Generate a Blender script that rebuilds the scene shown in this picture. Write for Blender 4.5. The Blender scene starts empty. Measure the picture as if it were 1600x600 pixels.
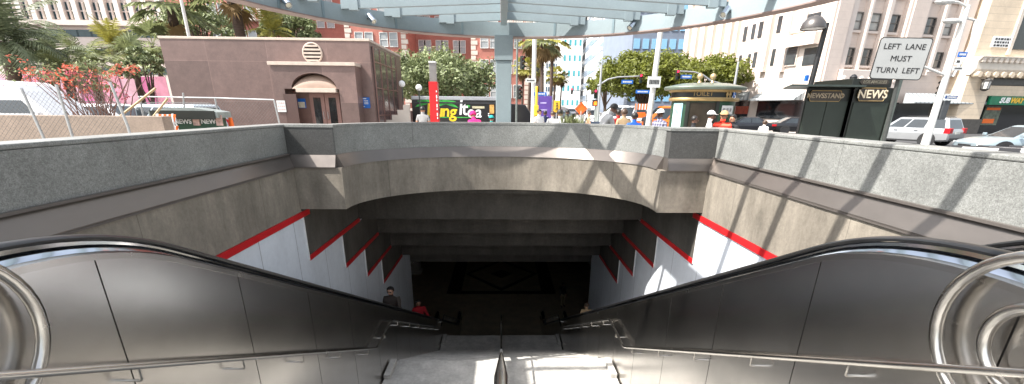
import bpy, bmesh, math, random
from math import sin, cos, tan, pi, radians as R, sqrt, atan2, hypot
from mathutils import Vector as V, Matrix
random.seed(7)
SC = bpy.context.scene
COL = SC.collection
EYE = V((0, 0, 1.6))
FPX, YC = 659.09, 394.61                     # focal length and principal row, in pixels of a 1600 wide frame
PITCH, YAW, ROLL = 0.3282106, -0.02663946, 0.00984503

# ---------------------------------------------------------------- camera
fw = V((-sin(YAW)*cos(PITCH), cos(YAW)*cos(PITCH), -sin(PITCH)))
rt0 = V((cos(YAW), sin(YAW), 0)); up0 = rt0.cross(fw)
rt = cos(ROLL)*rt0 + sin(ROLL)*up0; up = -sin(ROLL)*rt0 + cos(ROLL)*up0
cd = bpy.data.cameras.new('camera'); cam = bpy.data.objects.new('camera', cd); COL.objects.link(cam)
cam.matrix_world = Matrix(((rt.x, up.x, -fw.x, EYE.x), (rt.y, up.y, -fw.y, EYE.y), (rt.z, up.z, -fw.z, EYE.z), (0, 0, 0, 1)))
cd.sensor_fit = 'HORIZONTAL'; cd.sensor_width = 36; cd.lens = 36*FPX/1600
cd.shift_y = (YC-300)/1600; cd.clip_start = .05; cd.clip_end = 3000
SC.camera = cam

def ray(px, py): return fw + rt*((px-800)/FPX) + up*((YC-py)/FPX)
def at(px, py, Y):
    d = ray(px, py); return EYE + d*(Y/d.y)
def at_z(px, py, z):
    d = ray(px, py); return EYE + d*((z-1.6)/d.z)
def on(px, py, P0, u):
    """point of a vertical plane through P0 along u: (distance along u, height)"""
    d = ray(px, py); n = V((-u[1], u[0])); k = (V(P0[:2])-V((0, 0))).dot(n)/(V((d.x, d.y)).dot(n))
    p = EYE + d*k
    return (V((p.x, p.y))-V(P0[:2])).dot(V(u)), p.z

# ---------------------------------------------------------------- materials
def S(h):
    h = h.lstrip('#'); o = []
    for i in (0, 2, 4):
        c = int(h[i:i+2], 16)/255
        o.append(c/12.92 if c <= .04045 else ((c+.055)/1.055)**2.4)
    return (o[0], o[1], o[2], 1)
def mul(c, k): return (min(1, c[0]*k), min(1, c[1]*k), min(1, c[2]*k), 1)
_m = {}
def M(name, col, rough=.6, metal=0., var=.25, scale=4., stretch=(1, 1, 1), fine=0., fscale=60., bump=0., bscale=30., spec=.5, emit=None, rvar=0., coat=0., trans=0., col2=None):
    """principled material whose colour wanders with two noises"""
    if name in _m: return _m[name]
    m = bpy.data.materials.new(name); m.use_nodes = True; nt = m.node_tree; N = nt.nodes; L = nt.links
    b = N['Principled BSDF']
    col = tuple(col) if len(col) == 4 else (*col, 1)
    b.inputs['Roughness'].default_value = rough; b.inputs['Metallic'].default_value = metal
    b.inputs['Specular IOR Level'].default_value = spec; b.inputs['Base Color'].default_value = col
    if coat: b.inputs['Coat Weight'].default_value = coat; b.inputs['Coat Roughness'].default_value = .06
    if emit: b.inputs['Emission Color'].default_value = col; b.inputs['Emission Strength'].default_value = emit
    tc = N.new('ShaderNodeTexCoord'); mp = N.new('ShaderNodeMapping'); mp.inputs['Scale'].default_value = stretch
    L.new(tc.outputs['Object'], mp.inputs['Vector'])
    if var or fine or col2:
        n1 = N.new('ShaderNodeTexNoise'); n1.inputs['Scale'].default_value = scale; n1.inputs['Detail'].default_value = 6; n1.inputs['Roughness'].default_value = .62
        L.new(mp.outputs[0], n1.inputs['Vector'])
        r = N.new('ShaderNodeValToRGB'); r.color_ramp.elements[0].position = .3; r.color_ramp.elements[1].position = .7
        r.color_ramp.elements[0].color = mul(col, 1-var) if not col2 else col
        r.color_ramp.elements[1].color = mul(col, 1+var) if not col2 else col2
        L.new(n1.outputs['Fac'], r.inputs['Fac']); out = r.outputs['Color']
        if fine:
            n2 = N.new('ShaderNodeTexNoise'); n2.inputs['Scale'].default_value = fscale; n2.inputs['Detail'].default_value = 3; n2.inputs['Roughness'].default_value = .8
            L.new(tc.outputs['Object'], n2.inputs['Vector'])
            r2 = N.new('ShaderNodeMapRange'); r2.inputs[1].default_value = .32; r2.inputs[2].default_value = .68; r2.inputs[3].default_value = 1-fine; r2.inputs[4].default_value = 1+fine
            L.new(n2.outputs['Fac'], r2.inputs[0])
            mx = N.new('ShaderNodeVectorMath'); mx.operation = 'SCALE'
            L.new(out, mx.inputs[0]); L.new(r2.outputs[0], mx.inputs['Scale']); out = mx.outputs[0]
        L.new(out, b.inputs['Base Color'])
        if rvar:
            r3 = N.new('ShaderNodeMapRange'); r3.inputs[1].default_value = .3; r3.inputs[2].default_value = .7; r3.inputs[3].default_value = max(.03, rough-rvar); r3.inputs[4].default_value = min(1, rough+rvar)
            L.new(n1.outputs['Fac'], r3.inputs[0]); L.new(r3.outputs[0], b.inputs['Roughness'])
    if bump:
        n3 = N.new('ShaderNodeTexNoise'); n3.inputs['Scale'].default_value = bscale; n3.inputs['Detail'].default_value = 5
        L.new(mp.outputs[0], n3.inputs['Vector'])
        bp = N.new('ShaderNodeBump'); bp.inputs['Strength'].default_value = bump; bp.inputs['Distance'].default_value = .01
        L.new(n3.outputs['Fac'], bp.inputs['Height']); L.new(bp.outputs[0], b.inputs['Normal'])
    if trans:
        t = N.new('ShaderNodeBsdfTranslucent'); ms = N.new('ShaderNodeMixShader'); ms.inputs[0].default_value = trans
        src = b.inputs['Base Color'].links[0].from_socket if b.inputs['Base Color'].links else None
        if src: L.new(src, t.inputs['Color'])
        else: t.inputs['Color'].default_value = col
        o = N['Material Output']; L.new(b.outputs[0], ms.inputs[1]); L.new(t.outputs[0], ms.inputs[2]); L.new(ms.outputs[0], o.inputs['Surface'])
    _m[name] = m; return m

def lines_on(m, axis, period, width, dark=.45, offset=0., second=None):
    """joint lines along one axis of the object's own coordinates (panel joints, tile courses)"""
    nt = m.node_tree; N = nt.nodes; L = nt.links; b = N['Principled BSDF']
    src = b.inputs['Base Color'].links[0].from_socket
    tc = N.new('ShaderNodeTexCoord'); sp = N.new('ShaderNodeSeparateXYZ'); L.new(tc.outputs['Object'], sp.inputs[0])
    fac = None
    for ax, per in [(axis, period)] + ([second] if second else []):
        ad = N.new('ShaderNodeMath'); ad.operation = 'ADD'; ad.inputs[1].default_value = 1000*per + offset; L.new(sp.outputs[ax], ad.inputs[0])
        mo = N.new('ShaderNodeMath'); mo.operation = 'MODULO'; mo.inputs[1].default_value = per; L.new(ad.outputs[0], mo.inputs[0])
        lt = N.new('ShaderNodeMath'); lt.operation = 'LESS_THAN'; lt.inputs[1].default_value = width; L.new(mo.outputs[0], lt.inputs[0])
        if fac is None: fac = lt.outputs[0]
        else:
            mxx = N.new('ShaderNodeMath'); mxx.operation = 'MAXIMUM'; L.new(fac, mxx.inputs[0]); L.new(lt.outputs[0], mxx.inputs[1]); fac = mxx.outputs[0]
    mr = N.new('ShaderNodeMapRange'); mr.inputs[3].default_value = 1; mr.inputs[4].default_value = dark; L.new(fac, mr.inputs[0])
    sc = N.new('ShaderNodeVectorMath'); sc.operation = 'SCALE'; L.new(src, sc.inputs[0]); L.new(mr.outputs[0], sc.inputs['Scale']); L.new(sc.outputs[0], b.inputs['Base Color'])
    return m

def panel_var(m, vec, amt):
    """each cladding slab its own slightly different tone"""
    nt = m.node_tree; N = nt.nodes; L = nt.links; b = N['Principled BSDF']; src = b.inputs['Base Color'].links[0].from_socket
    dv = N.new('ShaderNodeVectorMath'); dv.operation = 'DIVIDE'; dv.inputs[1].default_value = vec; L.new(N['Texture Coordinate'].outputs['Object'], dv.inputs[0])
    fl = N.new('ShaderNodeVectorMath'); fl.operation = 'FLOOR'; L.new(dv.outputs[0], fl.inputs[0])
    wn = N.new('ShaderNodeTexWhiteNoise'); L.new(fl.outputs[0], wn.inputs['Vector'])
    r = N.new('ShaderNodeMapRange'); r.inputs[3].default_value = 1-amt; r.inputs[4].default_value = 1+amt; L.new(wn.outputs['Value'], r.inputs[0])
    s = N.new('ShaderNodeVectorMath'); s.operation = 'SCALE'; L.new(src, s.inputs[0]); L.new(r.outputs[0], s.inputs['Scale']); L.new(s.outputs[0], b.inputs['Base Color']); return m
def granite(name, base, speck, warm=(1, 1, 1)):
    m = M(name, base, .42, 0, .16, 1.6, spec=.5)
    nt = m.node_tree; N = nt.nodes; L = nt.links; b = N['Principled BSDF']
    src = b.inputs['Base Color'].links[0].from_socket; tc = N['Texture Coordinate']
    acc = src
    for sc_, lo, hi, thr in ((95, 1-speck, 1+speck, (.36, .64)), (32, 1-speck*.6, 1+speck*.6, (.35, .65)), (6, .9, 1.1, (.3, .7))):
        n = N.new('ShaderNodeTexNoise'); n.inputs['Scale'].default_value = sc_; n.inputs['Detail'].default_value = 4; n.inputs['Roughness'].default_value = .75
        L.new(tc.outputs['Object'], n.inputs['Vector'])
        r = N.new('ShaderNodeMapRange'); r.inputs[1].default_value = thr[0]; r.inputs[2].default_value = thr[1]; r.inputs[3].default_value = lo; r.inputs[4].default_value = hi
        L.new(n.outputs['Fac'], r.inputs[0])
        s = N.new('ShaderNodeVectorMath'); s.operation = 'SCALE'; L.new(acc, s.inputs[0]); L.new(r.outputs[0], s.inputs['Scale']); acc = s.outputs[0]
    L.new(acc, b.inputs['Base Color'])
    return m

def concrete(name, base, stain=.3, rough=.85):
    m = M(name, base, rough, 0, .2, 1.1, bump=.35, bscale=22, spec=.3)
    nt = m.node_tree; N = nt.nodes; L = nt.links; b = N['Principled BSDF']
    src = b.inputs['Base Color'].links[0].from_socket; tc = N['Texture Coordinate']; acc = src
    for st, sc_, lo, hi in (((1.2, 1.2, .32), 2.2, 1-stain, 1+stain*.7), ((1, 1, 1), 16, .88, 1.12), ((1, 1, 1), 90, .9, 1.1)):
        mp = N.new('ShaderNodeMapping'); mp.inputs['Scale'].default_value = st; L.new(tc.outputs['Object'], mp.inputs['Vector'])
        n = N.new('ShaderNodeTexNoise'); n.inputs['Scale'].default_value = sc_; n.inputs['Detail'].default_value = 5; n.inputs['Roughness'].default_value = .7
        L.new(mp.outputs[0], n.inputs['Vector'])
        r = N.new('ShaderNodeMapRange'); r.inputs[1].default_value = .3; r.inputs[2].default_value = .7; r.inputs[3].default_value = lo; r.inputs[4].default_value = hi
        L.new(n.outputs['Fac'], r.inputs[0])
        s = N.new('ShaderNodeVectorMath'); s.operation = 'SCALE'; L.new(acc, s.inputs[0]); L.new(r.outputs[0], s.inputs['Scale']); acc = s.outputs[0]
    L.new(acc, b.inputs['Base Color'])
    return m

granite_m = granite('grey_granite', (.215, .22, .21), .34)
lines_on(granite_m, 'Y', 2.44, .009, .62, .4); panel_var(granite_m, (999, 2.44, 999), .0001)
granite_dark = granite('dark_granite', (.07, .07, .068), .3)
conc = concrete('board_concrete', (.225, .20, .165), .34)
lines_on(conc, 'Y', 2.44, .012, .68, .9)
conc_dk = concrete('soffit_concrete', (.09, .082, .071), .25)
conc_step = concrete('stair_concrete', (.43, .42, .395), .25)
steel = M('brushed_steel', (.62, .60, .575), .225, 1, .07, 1.3, fine=.03, fscale=5, rvar=.012)
steel_tube = M('satin_tube', (.56, .54, .51), .24, 1, .06, 4, rvar=.04)
chrome = M('polished_deck', (.62, .66, .72), .1, 1, .05, 3)
bandm = M('band_steel', (.20, .178, .162), .36, .7, .08, 2.5, (1, .4, 1), rvar=.06)
rubber = M('black_rubber', (.012, .012, .013), .32, 0, .2, 5)
blackp = M('black_paint', (.012, .012, .013), .45, 0, .2, 4)
white_tile = lines_on(M('white_panel', (.70, .745, .80), .3, 0, .10, 1.0, (1, 1, .4), fine=.04, fscale=7), 'Y', 1.22, .015, .42)
redm = M('red_enamel', (.52, .018, .022), .35, 0, .12, 3)
blue_steel = M('canopy_paint', (.265, .325, .345), .5, 0, .07, 1.6, fine=.04, fscale=30)
brown_gr = granite('brown_granite', (.135, .088, .078), .16)
lines_on(brown_gr, 'X', 3.05, .02, 1.4, .0, ('Z', 1.95))
panel_var(brown_gr, (3.05, 999, 1.95), .2)
coping = M('tan_coping', (.48, .40, .34), .7, 0, .1, 4)
dglass = M('dark_glass', (.012, .015, .018), .06, 0, .3, 2, spec=.8)
bglass = M('blue_glass', (.10, .24, .40), .08, 0, .3, .3, spec=.9)
wframe = M('white_frame', (.72, .71, .68), .6, 0, .06, 3)
brick = lines_on(M('red_brick', (.40, .155, .12), .85, 0, .16, .5, fine=.12, fscale=6), 'Z', .9, .05, .88)
quoin = M('pale_stone', (.60, .53, .46), .8, 0, .12, 1)
cream = M('cream_terracotta', (.65, .55, .485), .7, 0, .06, .5, fine=.04, fscale=3)
cream_l = M('pale_terracotta', (.67, .58, .52), .7, 0, .06, .5, fine=.03, fscale=3)
lines_on(cream, 'Z', .62, .03, .9)
stone = lines_on(M('warm_stone', (.64, .53, .40), .75, 0, .12, .8, fine=.05, fscale=8), 'Z', .62, .03, .72)
asphalt = M('asphalt', (.055, .055, .057), .85, 0, .2, .8, fine=.25, fscale=30)
paving = lines_on(M('paving', (.36, .335, .305), .8, 0, .12, .5, fine=.1, fscale=10), 'X', 1.2, .015, .7, 0, ('Y', 1.2))
white_m = M('white_paint', (.78, .78, .77), .45, 0, .04, 3)
green_p = M('dark_green_paint', (.012, .0145, .012), .35, 0, .2, 2)
green_l = M('bottle_green', (.02, .06, .035), .35, 0, .2, 2)
gold = M('gold_trim', (.34, .235, .10), .4, .4, .15, 6)
galv = M('galvanised', (.42, .43, .43), .45, .6, .12, 6)
pole_w = M('pale_pole', (.62, .61, .58), .5, 0, .08, 3)
signblue = M('sign_blue', (.01, .11, .42), .4, 0, .05, 4)
signwhite = M('sign_white', (.60, .61, .60), .4, 0, .05, 4)
orange_m = M('safety_orange', (.85, .15, .01), .5, 0, .06, 4)
yellow_m = M('sign_yellow', (.75, .44, .03), .5, 0, .08, 4)
pink_m = M('pink_hoarding', (.66, .27, .37), .7, 0, .28, .9)
purple_m = M('purple_print', (.10, .05, .28), .5, 0, .2, 2)
bark = M('bark', (.10, .07, .05), .9, 0, .3, 3, (1, 1, .3), bump=.5)
palmbark = M('palm_bark', (.085, .055, .042), .9, 0, .35, 4, (1, 1, 3), bump=.6)
leaf_f = M('ficus_leaf', (.155, .175, .026), .55, 0, .5, .9, fine=.5, fscale=5, trans=.35)
leaf_o = M('olive_leaf', (.20, .235, .11), .6, 0, .45, .8, fine=.5, fscale=5, trans=.25)
leaf_d = M('dark_frond', (.14, .165, .09), .5, 0, .4, .6, fine=.4, fscale=4, trans=.35)
leaf_p = M('palm_frond', (.20, .225, .10), .5, 0, .4, .6, fine=.4, fscale=4, trans=.35)
leaf_y = M('yellow_frond', (.30, .28, .06), .6, 0, .4, .8, fine=.3, fscale=4, trans=.25)
leaf_dry = M('dry_frond', (.22, .14, .06), .8, 0, .3, .8, trans=.2)
flower = M('red_bracts', (.52, .12, .075), .6, 0, .25, 2, trans=.3)
flower2 = M('pink_bracts', (.52, .13, .18), .6, 0, .25, 2, trans=.3)
twig = M('dry_twig', (.18, .10, .08), .9, 0, .3, 4)
skin_m = [M('skin_light', (.50, .29, .20), .55, 0, .06, 8), M('skin_tan', (.36, .19, .12), .55, 0, .06, 8), M('skin_brown', (.17, .085, .055), .55, 0, .06, 8)]
hair_m = [M('hair_black', (.012, .010, .009), .5, 0, .2, 20), M('hair_brown', (.06, .035, .02), .5, 0, .2, 20), M('hair_grey', (.35, .34, .32), .6, 0, .2, 20)]
def cloth(name, col): return M('cloth_'+name, col, .85, 0, .14, 7, bump=.3, bscale=14, spec=.2)

# ---------------------------------------------------------------- mesh helpers
class MB:
    def __init__(s, origin=None):
        s.v = []; s.f = []; s.m = []; s.o = V(origin) if origin is not None else V((0, 0, 0))
    def add(s, vs, fs, m=0):
        k = len(s.v); s.v += [V(p) for p in vs]
        for f in fs: s.f.append([i+k for i in f]); s.m.append(m)
        return s
    def box(s, x0, x1, y0, y1, z0, z1, m=0):
        x0, x1 = min(x0, x1), max(x0, x1); y0, y1 = min(y0, y1), max(y0, y1); z0, z1 = min(z0, z1), max(z0, z1)
        vs = [(x, y, z) for z in (z0, z1) for y in (y0, y1) for x in (x0, x1)]
        return s.add(vs, [(0, 2, 3, 1), (4, 5, 7, 6), (0, 1, 5, 4), (2, 6, 7, 3), (0, 4, 6, 2), (1, 3, 7, 5)], m)
    def obox(s, c, size, rot=None, m=0):
        a, b, d = size[0]/2, size[1]/2, size[2]/2
        vs = [V((x, y, z)) for z in (-d, d) for y in (-b, b) for x in (-a, a)]
        if rot is not None: vs = [rot @ p for p in vs]
        return s.add([V(c)+p for p in vs], [(0, 2, 3, 1), (4, 5, 7, 6), (0, 1, 5, 4), (2, 6, 7, 3), (0, 4, 6, 2), (1, 3, 7, 5)], m)
    def loft(s, rings, m=0, closed=True, cap=True, loop=False):
        n = len(rings[0]); k = len(s.v)
        for r in rings: s.v += [V(p) for p in r]
        nr = len(rings)
        for i in range(nr if loop else nr-1):
            a = k+i*n; b = k+((i+1) % nr)*n
            for j in range(n if closed else n-1):
                q = (j+1) % n; s.f.append([a+j, a+q, b+q, b+j]); s.m.append(m)
        if cap and closed and not loop:
            s.f.append([k+j for j in range(n)][::-1]); s.m.append(m)
            s.f.append([k+(nr-1)*n+j for j in range(n)]); s.m.append(m)
        return s
    def prism(s, poly, axis, d0, d1, m=0):
        def P(a, b, d): return {'x': (d, a, b), 'y': (a, d, b), 'z': (a, b, d)}[axis]
        return s.loft([[P(a, b, d0) for a, b in poly], [P(a, b, d1) for a, b in poly]], m)
    def tube(s, pts, r, n=8, m=0, cap=True, loop=False):
        pts = [V(p) for p in pts]; rings = []; N = len(pts); up_ = None
        for i, p in enumerate(pts):
            a = pts[(i-1) % N] if (loop or i > 0) else p; b = pts[(i+1) % N] if (loop or i < N-1) else p
            t = (b-a).normalized()
            if up_ is None:
                up_ = V((0, 0, 1)) if abs(t.z) < .9 else V((1, 0, 0))
            u = t.cross(up_)
            if u.length < 1e-5: u = t.cross(V((0, 1, 0)))
            u.normalize(); w = u.cross(t).normalized(); up_ = w
            rr = r[i] if isinstance(r, (list, tuple)) else r
            rings.append([p + (u*cos(2*pi*j/n)+w*sin(2*pi*j/n))*rr for j in range(n)])
        return s.loft(rings, m, True, cap, loop)
    def lathe(s, prof, c=(0, 0, 0), n=16, m=0, axis='z', a0=0, a1=2*pi):
        full = abs(a1-a0-2*pi) < 1e-6; k = n if full else n+1; rings = []
        for j in range(k):
            a = a0+(a1-a0)*j/n
            ring = []
            for r, z in prof:
                p = (r*cos(a), r*sin(a), z) if axis == 'z' else ((z, r*cos(a), r*sin(a)) if axis == 'x' else (r*cos(a), z, r*sin(a)))
                ring.append(V(c)+V(p))
            rings.append(ring)
        return s.loft(rings, m, False, False, full)
    def ball(s, c, r, seg=12, rings=8, m=0, sc=(1, 1, 1)):
        prof = [(max(1e-4, sin(pi*i/rings))*r, -cos(pi*i/rings)*r) for i in range(rings+1)]
        k = len(s.v); s.lathe(prof, (0, 0, 0), seg, m)
        for i in range(k, len(s.v)): p = s.v[i]; s.v[i] = V(c)+V((p.x*sc[0], p.y*sc[1], p.z*sc[2]))
        return s
    def xf(s, mat):
        s.v = [mat @ p for p in s.v]; return s
    def build(s, name, mats, parent=None, smooth=False, bevel=0, normals=True, label=None):
        me = bpy.data.meshes.new(name)
        me.from_pydata([tuple(p-s.o) for p in s.v], [], s.f)
        for mm in (mats if isinstance(mats, (list, tuple)) else [mats]): me.materials.append(mm)
        me.polygons.foreach_set('material_index', s.m)
        if normals:
            bm = bmesh.new(); bm.from_mesh(me); bmesh.ops.recalc_face_normals(bm, faces=bm.faces); bm.to_mesh(me); bm.free()
        if smooth:
            me.polygons.foreach_set('use_smooth', [True]*len(me.polygons))
            try: me.set_sharp_from_angle(angle=R(38))
            except Exception: pass
        o = bpy.data.objects.new(name, me); COL.objects.link(o)
        if parent is not None: o.parent = parent
        else: o.location = s.o
        if bevel:
            b = o.modifiers.new('Bevel', 'BEVEL'); b.width = bevel; b.segments = 2; b.limit_method = 'ANGLE'; b.angle_limit = R(40)
        if label: o['label'] = label
        return o

def tag(o, label, cat, group=None):
    o['label'] = label; o['category'] = cat
    if group: o['group'] = group
    return o
def thing(name, label, cat, loc=(0, 0, 0), rz=0., group=None):
    o = bpy.data.objects.new(name, None); COL.objects.link(o); o.location = loc; o.rotation_euler = (0, 0, rz)
    o.empty_display_size = .2
    return tag(o, label, cat, group)
def struct(o): o['kind'] = 'structure'; return o
def solo(mb, name, mats, label, cat, group=None, **k):
    xs = [p.x for p in mb.v]; ys = [p.y for p in mb.v]; zs = [p.z for p in mb.v]
    mb.o = V(((min(xs)+max(xs))/2, (min(ys)+max(ys))/2, min(zs)))
    return tag(mb.build(name, mats, **k), label, cat, group)
def dup(root, loc, rz=None, label=None, group=None, scale=None):
    def rec(o, par):
        c = o.copy(); COL.objects.link(c)
        if par is not None: c.parent = par
        for ch in [x for x in bpy.data.objects if x.parent == o and x != c]: rec(ch, c)
        return c
    r = rec(root, None); r.location = loc
    if rz is not None: r.rotation_euler = (0, 0, rz)
    if label: r['label'] = label
    if group: r['group'] = group
    if scale: r.scale = scale
    return r
def text_mb(txt, size, depth=.006, align='CENTER', m=0, shear=0., bold=0.):
    """lettering as real flat letters in the x/z plane, facing -y"""
    cu = bpy.data.curves.new('lettering', 'FONT'); cu.body = txt; cu.size = size; cu.extrude = depth/2; cu.align_x = align; cu.align_y = 'CENTER'; cu.shear = shear; cu.offset = bold; cu.resolution_u = 4
    o = bpy.data.objects.new('lettering', cu); COL.objects.link(o)
    dg = bpy.context.evaluated_depsgraph_get(); dg.update()
    me = o.evaluated_get(dg).to_mesh()
    mb = MB(); mb.add([(p.co.x, -p.co.z, p.co.y) for p in me.vertices], [list(f.vertices) for f in me.polygons], m)
    o.evaluated_get(dg).to_mesh_clear(); bpy.data.objects.remove(o); bpy.data.curves.remove(cu)
    return mb
def letters(txt, size, loc, rz, mat, parent, name='lettering', origin=None, depth=.008, **k):
    mb = text_mb(txt, size, depth, **k); mb.xf(Matrix.Translation(loc) @ Matrix.Rotation(rz, 4, 'Z'))
    if origin is not None: mb.o = V(origin)
    return mb.build(name, mat, parent)
# ================================================================ ground and sunken stairwell
PLZ = -.12                                    # level of the plaza beyond the parapets
NOSE = .578                                   # slope of the flights
ZA, ZB, ZF = -3.60, -7.26, -10.92             # two landings and the hall floor
YA0, YA1, YB0, YB1, YF = 6.85, 7.95, 14.3, 15.4, 21.7
EL, ER, EB, EY = 8.25, 8.05, 2.16, 8.30       # far ends of the side walls; the bay's ellipse

def bay(a, out=0.):                           # plan of the bowed far wall
    return (-(3.08+out)*cos(a), EY+(EB+out)*sin(a)-(0.06*cos(a) if False else 0))
A_N = 28
def bay_line(off): return [bay(pi*i/A_N, off) for i in range(A_N+1)]

# plaza, road and pavement sheets: the pit stays open
g = MB()
g.box(-140, -4.3, -30, 24, PLZ-.3, PLZ); g.box(4.3, 14.2, -30, 22.5, PLZ-.3, PLZ)
g.box(-4.3, 4.3, 10.75, 22.5, PLZ-.3, PLZ)
struct(g.build('plaza', paving))
struct(MB().box(-4.3, 4.3, -30, -4.6, PLZ-.3, 0).build('plaza_strip', paving))
g = MB(); g.box(-400, 700, -60, 44, -.9, -.5) ; g.box(-400, 700, 44, 60, -.9, -.5)
g2 = MB(); g2.add([(-900, 60, -.52), (1500, 60, -.52), (1500, 900, 8), (-900, 900, 8)], [(0, 1, 2, 3)])
def hole_sheet(name, x0, x1, y0, y1, z, mat):  # a sheet with the stairwell left out
    m = MB()
    for a, b, c, d in ((x0, -4.32, y0, y1), (4.32, x1, y0, y1), (-4.32, 4.32, 10.9, y1), (-4.32, 4.32, y0, -4.6)):
        m.add([(a, c, z), (b, c, z), (b, d, z), (a, d, z)], [(0, 1, 2, 3)])
    return struct(m.build(name, mat))
hole_sheet('ground', -700, 900, -300, 60, -.44, asphalt)
struct(g2.build('far_ground', asphalt))
# rising street straight ahead with lane lines and kerbs
def street_z(y): return -.43+max(0, y-40)*.018
st = MB(); ys = [22.6, 30, 40, 60, 90, 130, 200, 320]
def sx(y): return 2.0+(y-22)*.105              # centre line drifts right, as the street does
st.loft([[(sx(y)-7, y, street_z(y)+.004), (sx(y)+8, y, street_z(y)+.004)] for y in ys], 0, False)
struct(st.build('street', asphalt))
ln = MB()
for k in (-3.4, .2, 3.8):
    y = 30
    while y < 150:
        a, b = y, y+3
        ln.add([(sx(a)+k-.06, a, street_z(a)+.012), (sx(a)+k+.06, a, street_z(a)+.012), (sx(b)+k+.06, b, street_z(b)+.012), (sx(b)+k-.06, b, street_z(b)+.012)], [(0, 1, 2, 3)]); y += 8
for i in range(9):
    ln.add([(-4+i*1.3, 25, -.42), (-3.4+i*1.3, 25, -.42), (-3.4+i*1.3, 28, -.42), (-4+i*1.3, 28, -.42)], [(0, 1, 2, 3)])
struct(ln.build('lane_markings', white_m))
pv = MB()
pv.loft([[(sx(y)-7.2, y, street_z(y)+.14), (sx(y)-17, y, street_z(y)+.14)] for y in ys[1:]], 0, False)
pv.loft([[(sx(y)-7.2, y, street_z(y)-.1), (sx(y)-7.2, y, street_z(y)+.14)] for y in ys[1:]], 0, False)
pv.loft([[(sx(y)+8.2, y, street_z(y)+.14), (sx(y)+13.5, y, street_z(y)+.14)] for y in ys[2:]], 0, False)
pv.loft([[(sx(y)+8.2, y, street_z(y)-.1), (sx(y)+8.2, y, street_z(y)+.14)] for y in ys[2:]], 0, False)
struct(pv.build('pavement', paving))

# ---- granite parapets on concrete retaining walls
def side_wall(s, yend):
    w = 'right' if s > 0 else 'left'
    lab = ('grey granite parapet and concrete side wall right of the escalators, sunlit and striped with shadows' if s > 0 else
           'grey granite parapet and concrete side wall left of the escalators, in the shade')
    t = thing('stairwell_wall', lab, 'wall', (s*4.2, 3, -.5)); o = t.location
    y0 = -4.5
    ye = 9.3                                   # granite runs on behind the return
    m = MB(o); m.box(s*4.05, s*4.38, y0, yend+.02, .74, 1.24); m.build('granite_facing', granite_m, t, bevel=.004)
    m = MB(o); m.box(s*4.043, s*4.39, y0, yend+.02, 1.243, 1.29); m.build('granite_cap', granite_m, t, bevel=.012)
    m = MB(o); P = [(s*4.05, .737), (s*3.93, .52), (s*3.93, .505), (s*4.2, .505), (s*4.2, .737)]
    m.prism(P, 'y', y0, yend+.02); m.build('metal_band', bandm, t)
    m = MB(o); m.box(s*4.0, s*4.045, y0, yend, .738, .765); m.box(s*3.925, s*3.95, y0, yend, .485, .503); m.build('bronze_trim', M('trim_bronze', (.13, .115, .105), .5, .3, .1, 4), t)  # thin dark bronze trim above and below the band
    m = MB(o); m.box(s*3.95, s*4.38, y0, yend, -.36, .503); m.build('concrete_face', conc, t)
    m = MB(o); m.box(s*3.965, s*4.38, y0, 17.4, -12, -.362); m.build('white_panelling', white_tile, t)
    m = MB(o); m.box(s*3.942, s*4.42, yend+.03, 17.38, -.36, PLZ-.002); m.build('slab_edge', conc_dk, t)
    m = MB(o); m.box(s*3.935, s*3.99, y0, yend+.32, -.48, -.365); m.build('red_stripe', redm, t)
    zs = [-.4, -1.33, -2.2, -3.06, -3.93]; st_ = [yend, yend+.045, 10.15, 11.68, 13.2]; en = [yend, 11.5, 13.1, 14.45, 15.95]
    for k in (1, 2, 3, 4):
        top = zs[k-1]+.03 if k == 1 else zs[k-1]-.075
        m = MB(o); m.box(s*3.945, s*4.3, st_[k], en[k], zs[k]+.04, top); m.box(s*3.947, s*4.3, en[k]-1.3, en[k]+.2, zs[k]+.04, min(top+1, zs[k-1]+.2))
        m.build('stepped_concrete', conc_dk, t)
        m = MB(o); m.box(s*3.93, s*4.2, st_[k]-.004, en[k], zs[k]-.07, zs[k]+.038); m.build('red_stripe', redm, t)
        m = MB(o); m.box(s*3.94, s*4.2, st_[k]-.02, st_[k]-.003, zs[k]-.06, top); m.build('edge_trim', white_m, t)
    return t
side_wall(-1, EL); side_wall(1, ER)

# ---- bowed far wall: granite over a sloped steel band over a concrete spandrel
t = thing('stairwell_wall', 'bowed granite parapet and concrete spandrel across the far end of the stairwell', 'wall', (0, 10.4, -.4)); o = t.location
def strip(l0, z0, l1, z1, name, mat, top_l=None, **k):
    m = MB(o); rings = []
    for (a, b), (c, d), (e, f) in zip(l0, l1, top_l): rings.append([(a, b, z0), (c, d, z1), (e, f, z1), (e, f, z0)])
    m.loft(rings); return m.build(name, mat, t, **k)
def plan(off):                                 # left return, bay, right return
    b = bay_line(off)
    return b
inn = plan(.07); con = plan(-.03); outl = plan(.36); bandl = plan(-.05)
strip(inn, .74, inn, 1.24, 'granite_facing', granite_m, outl, smooth=True)
strip(plan(.063), 1.243, plan(.063), 1.29, 'granite_cap', granite_m, plan(.37), smooth=True)
strip(bandl, .505, inn, .737, 'metal_band', bandm, outl, smooth=True)
strip(con, -.30, con, .503, 'concrete_spandrel', conc, outl, smooth=True)
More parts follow.
